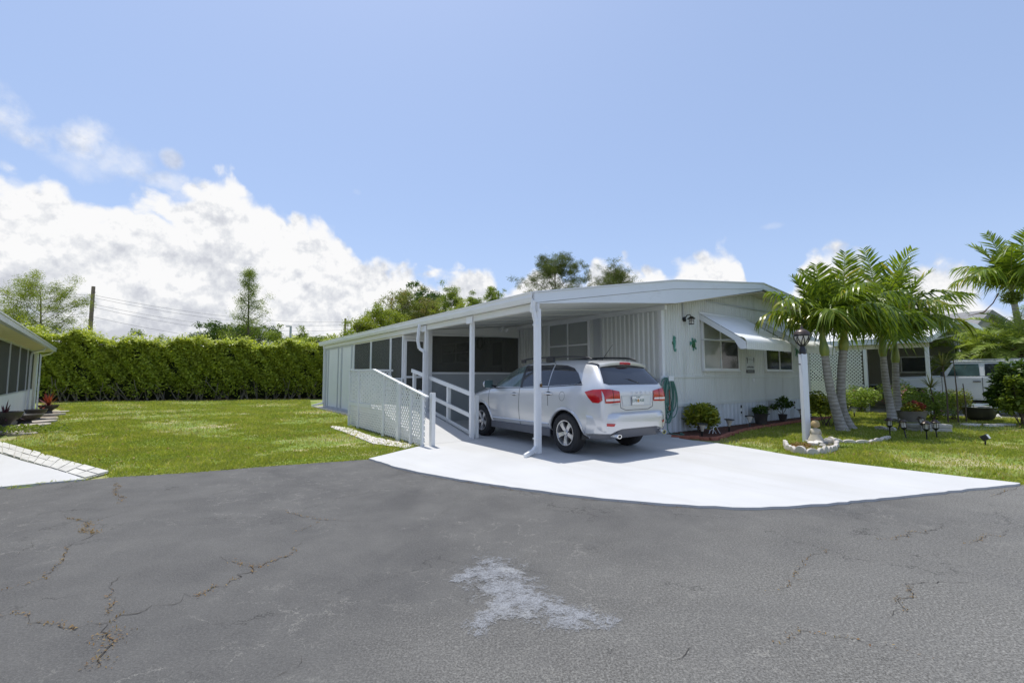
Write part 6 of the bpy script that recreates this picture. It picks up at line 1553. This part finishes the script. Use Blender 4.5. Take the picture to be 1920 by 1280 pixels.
nn_ = len(X); S_ = rng.uniform(.010,.032,nn_)
V = (oct_v[None]*S_[:,None,None]*rng.uniform(.6,1.3,(nn_,6,1)) + np.stack([X,Y,S_*.3],1)[:,None]).reshape(-1,3)
F = (oct_f[None]+np.arange(nn_)[:,None,None]*6).reshape(-1,3)
tag(fast_mesh('white_gravel', V, F, MT['dirtwhite']), 'white gravel spilling beside the lattice ramp', 'gravel', None, 'stuff')
sheet('gravel_bed', gp, .003, MT['dirtwhite'])

# ---- lawns
driveL = [G(*p) for p in [(797,836),(760,845),(720,855),(690,862)]]
lawnL = [p for p in reversed(eL[8:])] 
lawnL = [G(205,893)] + [p for p in eL if p.x > G(205,893).x and p.x < G(690,862).x] + [G(690,862),G(720,856),G(760,846),G(795,836),H(-5.75,1.6),H(-5.78,6.7),H(-4.8,6.9),H(-4.8,15.6),H(-3,24),Vector((-8,29.5,0)),G(600,747),G(380,751),G(160,752),G(100,757)+Vector((-2,1,0)),G(118,770),G(108,784),G(60,812),G(0,828),G(0,832)]
lawnR = [G(*p) for p in [(1348,834),(1405,843),(1460,853),(1520,863),(1600,873),(1700,885),(1800,897)]] + [G(1918,909)] + [p for p in eR[2:14]] + [Vector((22,13,0)),Vector((22,17.5,0)),G(1800,781),G(1745,779),G(1690,777),H(12.4,1.5),H(12.3,5.5),H(8.6,5),H(8.6,-.75),H(5.5,-.78),H(3,-.88),H(1.2,-1.14),H(.14,-1.38)]
def blades(poly, d0, far_fade, hgt, name, label):
    Xs, Ys, = [], []
    for (ya, yb, k) in ((0,9.5,1.0),(9.5,12,.75),(12,15,.5),(15,19,.33),(19,24,.22),(24,40,.14)):
        x, y = scatter(poly, d0*k); m_ = (y >= ya) & (y < yb); Xs.append(x[m_]); Ys.append(y[m_])
    X = np.concatenate(Xs); Y = np.concatenate(Ys); n = len(X)
    # clumps: taller, denser tufts where low-frequency waves agree; thin on bare patches
    c1 = np.sin(X*1.7+1.3*np.sin(Y*1.1))*np.sin(Y*2.1+1.1*np.sin(X*.9)); c2 = np.sin(X*5.1+2*np.sin(Y*3.7))*np.sin(Y*6.3+X)
    bare = (np.sin(X*.83+2.2+1.2*np.sin(Y*.55))*np.sin(Y*1.05+.4+np.sin(X*.7)))+.35*np.sin(X*4.3+Y*2.9)*np.sin(Y*5.2-X)+.25*np.sin(X*9.1+3*np.sin(Y*4))*np.sin(Y*11) > .25
    keep = rng.uniform(0,1,n) < np.where(bare, .16, .74+.26*c1); X, Y, c1, c2 = X[keep], Y[keep], c1[keep], c2[keep]; bare = bare[keep]; n = len(X)
    sc = 1+np.clip((Y-9)/14,0,1.6)
    h = hgt*(.75+.25*c1+.18*c2)*rng.uniform(.5,1.35,n)*sc**.35*np.where(rng.uniform(0,1,n) < .03, 1.9, 1.0); w = .007*sc*rng.uniform(.7,1.4,n)
    a = rng.uniform(0,2*PI,n); ln = rng.uniform(.1,.95,n)*h; la = rng.uniform(0,2*PI,n)
    B = np.stack([X,Y,np.full(n,-.012)],1); dx = np.stack([np.cos(a)*w,np.sin(a)*w,np.zeros(n)],1)
    T = B + np.stack([np.cos(la)*ln,np.sin(la)*ln,h],1)
    M_ = B + np.stack([np.cos(la)*ln*.35,np.sin(la)*ln*.35,h*.62],1)
    V = np.stack([B-dx,B+dx,M_+dx*.7,T,M_-dx*.7],1).reshape(-1,3); F = np.arange(n*5).reshape(n,5)
    t = np.clip(.28+.18*c1+.10*c2+rng.normal(0,.15,n)+np.where(rng.uniform(0,1,n) < np.where(bare,.7,.12),.5,0),0,1)
    o = fast_mesh(name, V, F, MT['grass'], None, np.repeat(t,5)); tag(o, label, 'grass', None, 'stuff'); return n
NG = blades(lawnL, 3600, 1, .050, 'left_lawn_grass'.replace('left_',''), 'mown lawn with straw patches left of the ramp')
NG += blades(lawnR, 3600, 1, .055, 'lawn_grass', 'green lawn around the palms and lamp post')
vg = []
for ln_ in (eL[8:], eR[:12]):
    for a, b in zip(ln_[:-1], ln_[1:]):
        m_ = int((b-a).length*110); t_ = rng.uniform(0,1,m_)
        wv_ = .05*np.sin(t_*9+a.x*7)+rng.normal(0,.035,m_)
        vg.append(np.stack([a.x+(b.x-a.x)*t_+wv_*.3, a.y+(b.y-a.y)*t_+wv_, rng.uniform(.0,.035,m_)],1))
vg = np.concatenate(vg); tag(leaves('verge_grass', vg, .055, MT['grass'], None, rng.uniform(.0,.75,len(vg)), .25, .16), 'ragged fringe of grass creeping over the asphalt edge', 'grass', None, 'stuff')
# weeds and straw in the road cracks
wp_ = []
for sd_, f0, f1, dn, sp__ in [(2,.0,.35,30,.012),(2,.52,.62,70,.018),(2,.66,.78,60,.02),(2,.8,.9,25,.01),(3,.2,.95,110,.035),(4,.55,.75,120,.03),(4,.8,.9,60,.02),(4,0,.4,20,.01),(5,.2,1,40,.015),(6,0,.6,30,.012),(8,.2,.8,18,.01),(9,0,1,14,.008),(10,.5,1,60,.02),(12,0,.5,22,.012),(13,0,.6,26,.014),(15,.2,.6,22,.012),(16,0,1,14,.01),(18,.45,.6,30,.02),(18,.8,.99,25,.02),(19,.1,.8,10,.01),(14,0,1,12,.008)]:
    F_ = FINE[sd_]; i0, i1 = int(f0*len(F_)), max(int(f0*len(F_))+2, int(f1*len(F_)))
    for q in F_[i0:i1]:
        m_ = int(dn*.035*jr.uniform(0,2)*4); 
        if m_: wp_.append(np.stack([rng.normal(q.x,sp__,m_), rng.normal(q.y,sp__,m_), rng.uniform(.004,.012,m_)],1))
tag(leaves('crack_weeds', np.concatenate(wp_), .017, MT['weeds'], None, None, .7, .35), 'brown weeds growing in the road cracks', 'weeds', None, 'stuff')
# strip of grass tufts at edges of the asphalt
# leaf litter on the lawn
X, Y = scatter(lawnL, 6); P = np.stack([X,Y,rng.uniform(.02,.05,len(X))],1)
X, Y = scatter(lawnR, 8); P = np.concatenate([P, np.stack([X,Y,rng.uniform(.02,.05,len(X))],1)])
tag(leaves('fallen_leaves', P, .05, MT['weeds'], None, None, .8, .5), 'small dry leaves scattered over the lawns', 'leaf litter', None, 'stuff')

# ---- hedge at the back of the left lawn
hA, hB = Vector((-27.5,25.2,0)), Vector((-6,30.6,0)); hd = (hB-hA); hl_ = hd.length; hd.normalize(); hn = Vector((hd.y,-hd.x,0))
hg = thing('hedge', 'tall clipped green hedge closing the back of the lawn', 'hedge', (0,0,0)); hth = 1.3
def hh(s): return 3.35 + .12*np.sin(s*.9) + .16*np.sin(s*2.3+1) + .10*np.sin(s*5.1) + .35*np.clip((6.5-s)/6,0,1)
n = 150000; s_ = rng.uniform(0,hl_,n); zf = rng.uniform(0,1,n)
top_m = rng.uniform(0,1,n) < .30
z_ = np.where(top_m, hh(s_)+rng.normal(0,.07,n), .15+(hh(s_)-.15)*zf**.85)
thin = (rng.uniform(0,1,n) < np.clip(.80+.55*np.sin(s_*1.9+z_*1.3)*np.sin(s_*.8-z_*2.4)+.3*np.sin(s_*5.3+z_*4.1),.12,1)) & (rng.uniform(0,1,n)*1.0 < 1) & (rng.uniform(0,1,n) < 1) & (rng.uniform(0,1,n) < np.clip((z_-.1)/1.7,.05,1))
dpt = np.where(top_m, rng.uniform(-.15,hth,n), rng.normal(0,.08,n) + .10*np.sin(s_*3.1+z_*2.2) + .10*np.sin(s_*7+z_*5) - .0)
sprout = rng.uniform(0,1,n) < .07; z_ = z_ + np.where(top_m & sprout, rng.uniform(0,.45,n), 0)
base_ = np.array([hA.x,hA.y,0]); P = base_ + np.outer(s_,[hd.x,hd.y,0]) + np.outer(dpt,[-hn.x,-hn.y,0]) + np.outer(z_,[0,0,1])
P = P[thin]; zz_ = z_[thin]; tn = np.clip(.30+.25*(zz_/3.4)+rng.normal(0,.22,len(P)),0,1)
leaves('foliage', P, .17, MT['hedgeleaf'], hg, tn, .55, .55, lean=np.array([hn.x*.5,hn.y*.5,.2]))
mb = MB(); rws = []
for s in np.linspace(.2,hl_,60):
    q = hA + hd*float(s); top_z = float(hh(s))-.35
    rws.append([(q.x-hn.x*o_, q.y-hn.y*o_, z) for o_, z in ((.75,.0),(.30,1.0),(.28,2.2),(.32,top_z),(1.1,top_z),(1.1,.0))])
mb.grid(rws); mb.build('inner_shade_mass', MT['coreleaf'], hg)  # solid dark shell standing in for shade behind the leaves
mb = MB(); rr = random.Random(8)
for k in range(46):
    q = hA + hd*(k*.48+rr.uniform(0,.3)) - hn*.25
    for b in range(3):
        limb(mb, (q.x,q.y,-.05), (rr.gauss(0,.35),rr.gauss(0,.25),1), rr.uniform(1.0,1.6), .035, .015, rr, 4, .15, .1)
mb.build('stems', simple('pale_hedge_stems', (.22,.19,.15), .9, var=.3), hg)
X, Y = scatter([(hA.x,hA.y-.4),(hB.x,hB.y-.5),(hB.x,hB.y+.6),(hA.x,hA.y+.6)], 30)
sheet('hedge_soil', [hA+hn*.35,hB+hn*.35,hB-hn*1.6,hA-hn*1.6], .002, MT['soil'])
tag(leaves('hedge_litter', np.stack([X,Y,rng.uniform(.01,.06,len(X))],1), .12, MT['weeds'], None), 'dry leaves lying under the hedge', 'leaf litter', None, 'stuff')

# ---- trees
def tree(name, label, p, h, kind, spread, n, mat, size, seed, trunk_r=.16, crown_lo=.3, nb=16, group=None, asp=.4):
    rr = random.Random(seed); t = thing(name, label, 'tree', (p[0],p[1],0), 0, group); mb = MB(); cs = []
    tp, d = limb(mb, (0,0,-.1), (rr.gauss(0,.03),rr.gauss(0,.03),1), h*.98, trunk_r, trunk_r*.15, rr, 10, .035, .05)
    for b in range(nb):
        f = crown_lo + (1-crown_lo)*(b+.5)/nb; i = min(int(f*10), 9); q = tp[i].lerp(tp[i+1], f*10-i)
        a = b*2.4+rr.uniform(-.4,.4)
        if kind == 'cypress': ln = spread*(1.05-f)**.8*rr.uniform(.45,1.25); dz = .35
        elif kind == 'pine': ln = spread*(.75+.35*math.sin(f*PI))*rr.uniform(.6,1.1)*(1 if f < .9 else .6); dz = .45
        else: ln = spread*(math.sin(PI*min(1,(f-crown_lo)/(1-crown_lo)*.75+.22)))**.6*rr.uniform(.65,1.1); dz = .6
        pts, dd_ = limb(mb, q, (math.cos(a),math.sin(a),dz), ln, trunk_r*.38*(1.1-f), .012, rr, 5, .16, .06)
        for j, pp_ in enumerate(pts[1:]):
            if kind == 'pine':
                if j >= 1:
                    for _ in range(3): cs.append((pp_.x+rr.gauss(0,.4),pp_.y+rr.gauss(0,.4),pp_.z+rr.uniform(-.1,.5),rr.uniform(.28,.52)))
            elif kind == 'cypress': cs.append((pp_.x+rr.gauss(0,.12),pp_.y+rr.gauss(0,.12),pp_.z+rr.gauss(0,.12),rr.uniform(.14,.30)*spread/1.6))
            else:
                if j >= 1: cs.append((pp_.x+rr.gauss(0,.25),pp_.y+rr.gauss(0,.25),pp_.z+rr.gauss(0,.3),rr.uniform(.25,.55)*spread/2.6))
            if kind != 'cypress' and j in (2,3):
                p2, _d = limb(mb, pp_, (rr.gauss(0,1),rr.gauss(0,1),.6), ln*.35, .015, .006, rr, 3, .2, .05)
                cs.append((p2[-1].x,p2[-1].y,p2[-1].z,rr.uniform(.18,.36)*spread/2.6))
    if kind == 'cypress': cs.append((tp[-1].x,tp[-1].y,tp[-1].z-.1,.14)); cs.append((tp[-2].x,tp[-2].y,tp[-2].z,.2))
    P, k = blobpts(cs, n, .75, .0); P = P + rng.normal(0,.07,P.shape)
    tn = np.clip(rng.uniform(0,.55,len(cs))[k]+rng.uniform(0,.45,n),0,1)
    mb.build('trunk', MT['bark'], t, smooth=True); leaves('crown', P, size, MT[mat], t, tn, .3, asp)
    return t
def gp_(px, y): return ((px-960)/FPX*y, y)
def hz(py, y): return D(960,py,y).z
tree('spreading_tree', 'feathery spreading tree behind the left end of the hedge', gp_(62,38), hz(533,38), 'broad', 3.9, 30000, 'yellowleaf', .12, 3, .16, .38, 26, asp=.3)
tree('spreading_tree', 'low feathery tree at the left edge behind the left home', gp_(-30,34), hz(590,34), 'broad', 3.0, 18000, 'yellowleaf', .14, 4, .14, .4, 14, asp=.3)
tree('cypress_tree', 'slim conical cypress rising above the hedge', gp_(466,36), hz(503,36), 'cypress', 3.1, 20000, 'treeleaf', .11, 11, .13, .22, 44, asp=.28)
tree('cypress_tree', 'thin cypress sapling tips above the hedge right of the tall cypress', gp_(560,34), hz(633,34), 'cypress', 1.6, 4000, 'yellowleaf', .10, 12, .08, .3, 16, asp=.28)
for i, (px_, py_, y_, sp__, m_, lb) in enumerate([(668,612,27,1.8,'yellowleaf','bright green young tree at the far end of the porch roof'),(705,586,29,2.2,'yellowleaf','bright green tree above the middle of the gutter'),
    (742,558,33,2.6,'redtip','tall tree with reddish tips above the roof'),(790,572,34,2.4,'redtip','reddish tipped tree left of the dark round crown'),(838,586,31,2.2,'yellowleaf','dense yellow green tree above the carport roof'),(850,538,38,2.0,'treeleaf','slender light tree rising right of the dark round crown'),(886,560,38,1.6,'treeleaf','small light tree just above the roof edge'),(928,540,42,1.9,'treeleaf','isolated light green treetop left of the big pine')]):
    tree('garden_tree', lb, gp_(px_,y_), hz(py_,y_), 'broad', sp__, 22000, m_, .11, 20+i, .11, .30, 30, 'trees behind the home', .4)
tree('oak_tree', 'dark green round topped tree behind the red tipped trees', gp_(812,48), hz(566,48), 'broad', 4.0, 22000, 'darkleaf', .24, 33, .22, .4, 22)
tree('oak_tree', 'dark low tree mass behind the hedge beside the cypress', gp_(440,50), hz(628,50), 'broad', 5.0, 24000, 'darkleaf', .24, 34, .22, .3, 22)
tree('pine_tree', 'large open crowned pine behind the roof peak', gp_(1046,44), hz(488,44), 'pine', 4.1, 40000, 'pineneedle', .17, 41, .20, .60, 26, 'pines behind the roof', .16)
tree('pine_tree', 'smaller pine just right of the large pine', gp_(1148,46), hz(512,46), 'pine', 3.3, 28000, 'pineneedle', .17, 43, .18, .64, 22, 'pines behind the roof', .16)
for i, (px_, y_) in enumerate([(250,44),(330,46),(530,46),(590,44)]):
    tree('background_tree', ['low treetop just over the hedge right of the utility pole','low treetop over the middle of the hedge','low treetop between the cypress and the grey street light','low treetop over the hedge by the shed'][i], gp_(px_,y_), hz([648,650,640,642][i],y_), 'broad', 3.2, 10000, 'treeleaf', .2, 60+i, .14, .4, 14, 'treetops over the hedge')

# ---- poles and wires
def pole(label, px, py, y, r, extras=None):
    x, yy = gp_(px, y); t = thing('utility_pole', label, 'utility pole', (x,yy,0)); h = hz(py,y)
    MB().tube([(0,0,-.2),(.05,0,h)], [r*1.15,r*.8], 12).build('shaft', MT['wood'], t, smooth=True)
    for k in range(6): MB().tube([(r*.8,0,h-.6-k*.9),(r*.8+.14,0,h-.6-k*.9)], .035, 8).build('insulator', MT['pot'], t)
    return t, x, yy, h
p1_, x1_, y1_, h1_ = pole('tall brown wooden utility pole above the left of the hedge', 165, 537, 45, .19)
p2_, x2_, y2_, h2_ = pole('distant wooden utility pole above the end of the porch roof', 645, 597, 69, .19)
MT['wire'] = simple('power_wire', (.16,.16,.17), .6)
for i, (d1, d2, sag) in enumerate([(.85,.5,.9),(1.1,1.0,1.0),(1.75,1.7,1.1),(2.05,2.6,1.1),(3.0,3.6,1.2)]):
    pts_ = []
    A, B_ = Vector((x1_,y1_,h1_-d1)), Vector((x2_,y2_,h2_-d2)); st = A-(B_-A)*1.0; st.z = A.z+.1; en = B_+(B_-A)*1.0; en.z = B_.z
    for a, b in ((st,A),(A,B_),(B_,en)):
        for k in range(12):
            t = k/12; q = a.lerp(b,t); q.z -= sag*4*t*(1-t); pts_.append(q)
    tag(MB().tube(pts_, .014, 5).build('power_line', MT['wire']), '%s power line from the top, strung past the tall pole' % ords[i], 'power line', 'power lines over the hedge')
x_, y_ = gp_(543,40); sl2 = thing('street_light', 'grey metal street light with a short arm above the hedge', 'street light', (x_,y_,0)); h_ = hz(611,40)
MB().tube([(0,0,0),(0,0,h_)], [.12,.09], 12).build('pole', MT['grayframe'], sl2, smooth=True); MB().box((-.42,-.08,h_-.08),(.02,.08,h_+.02)).build('lamp_head', MT['grayframe'], sl2, bevel=.02)
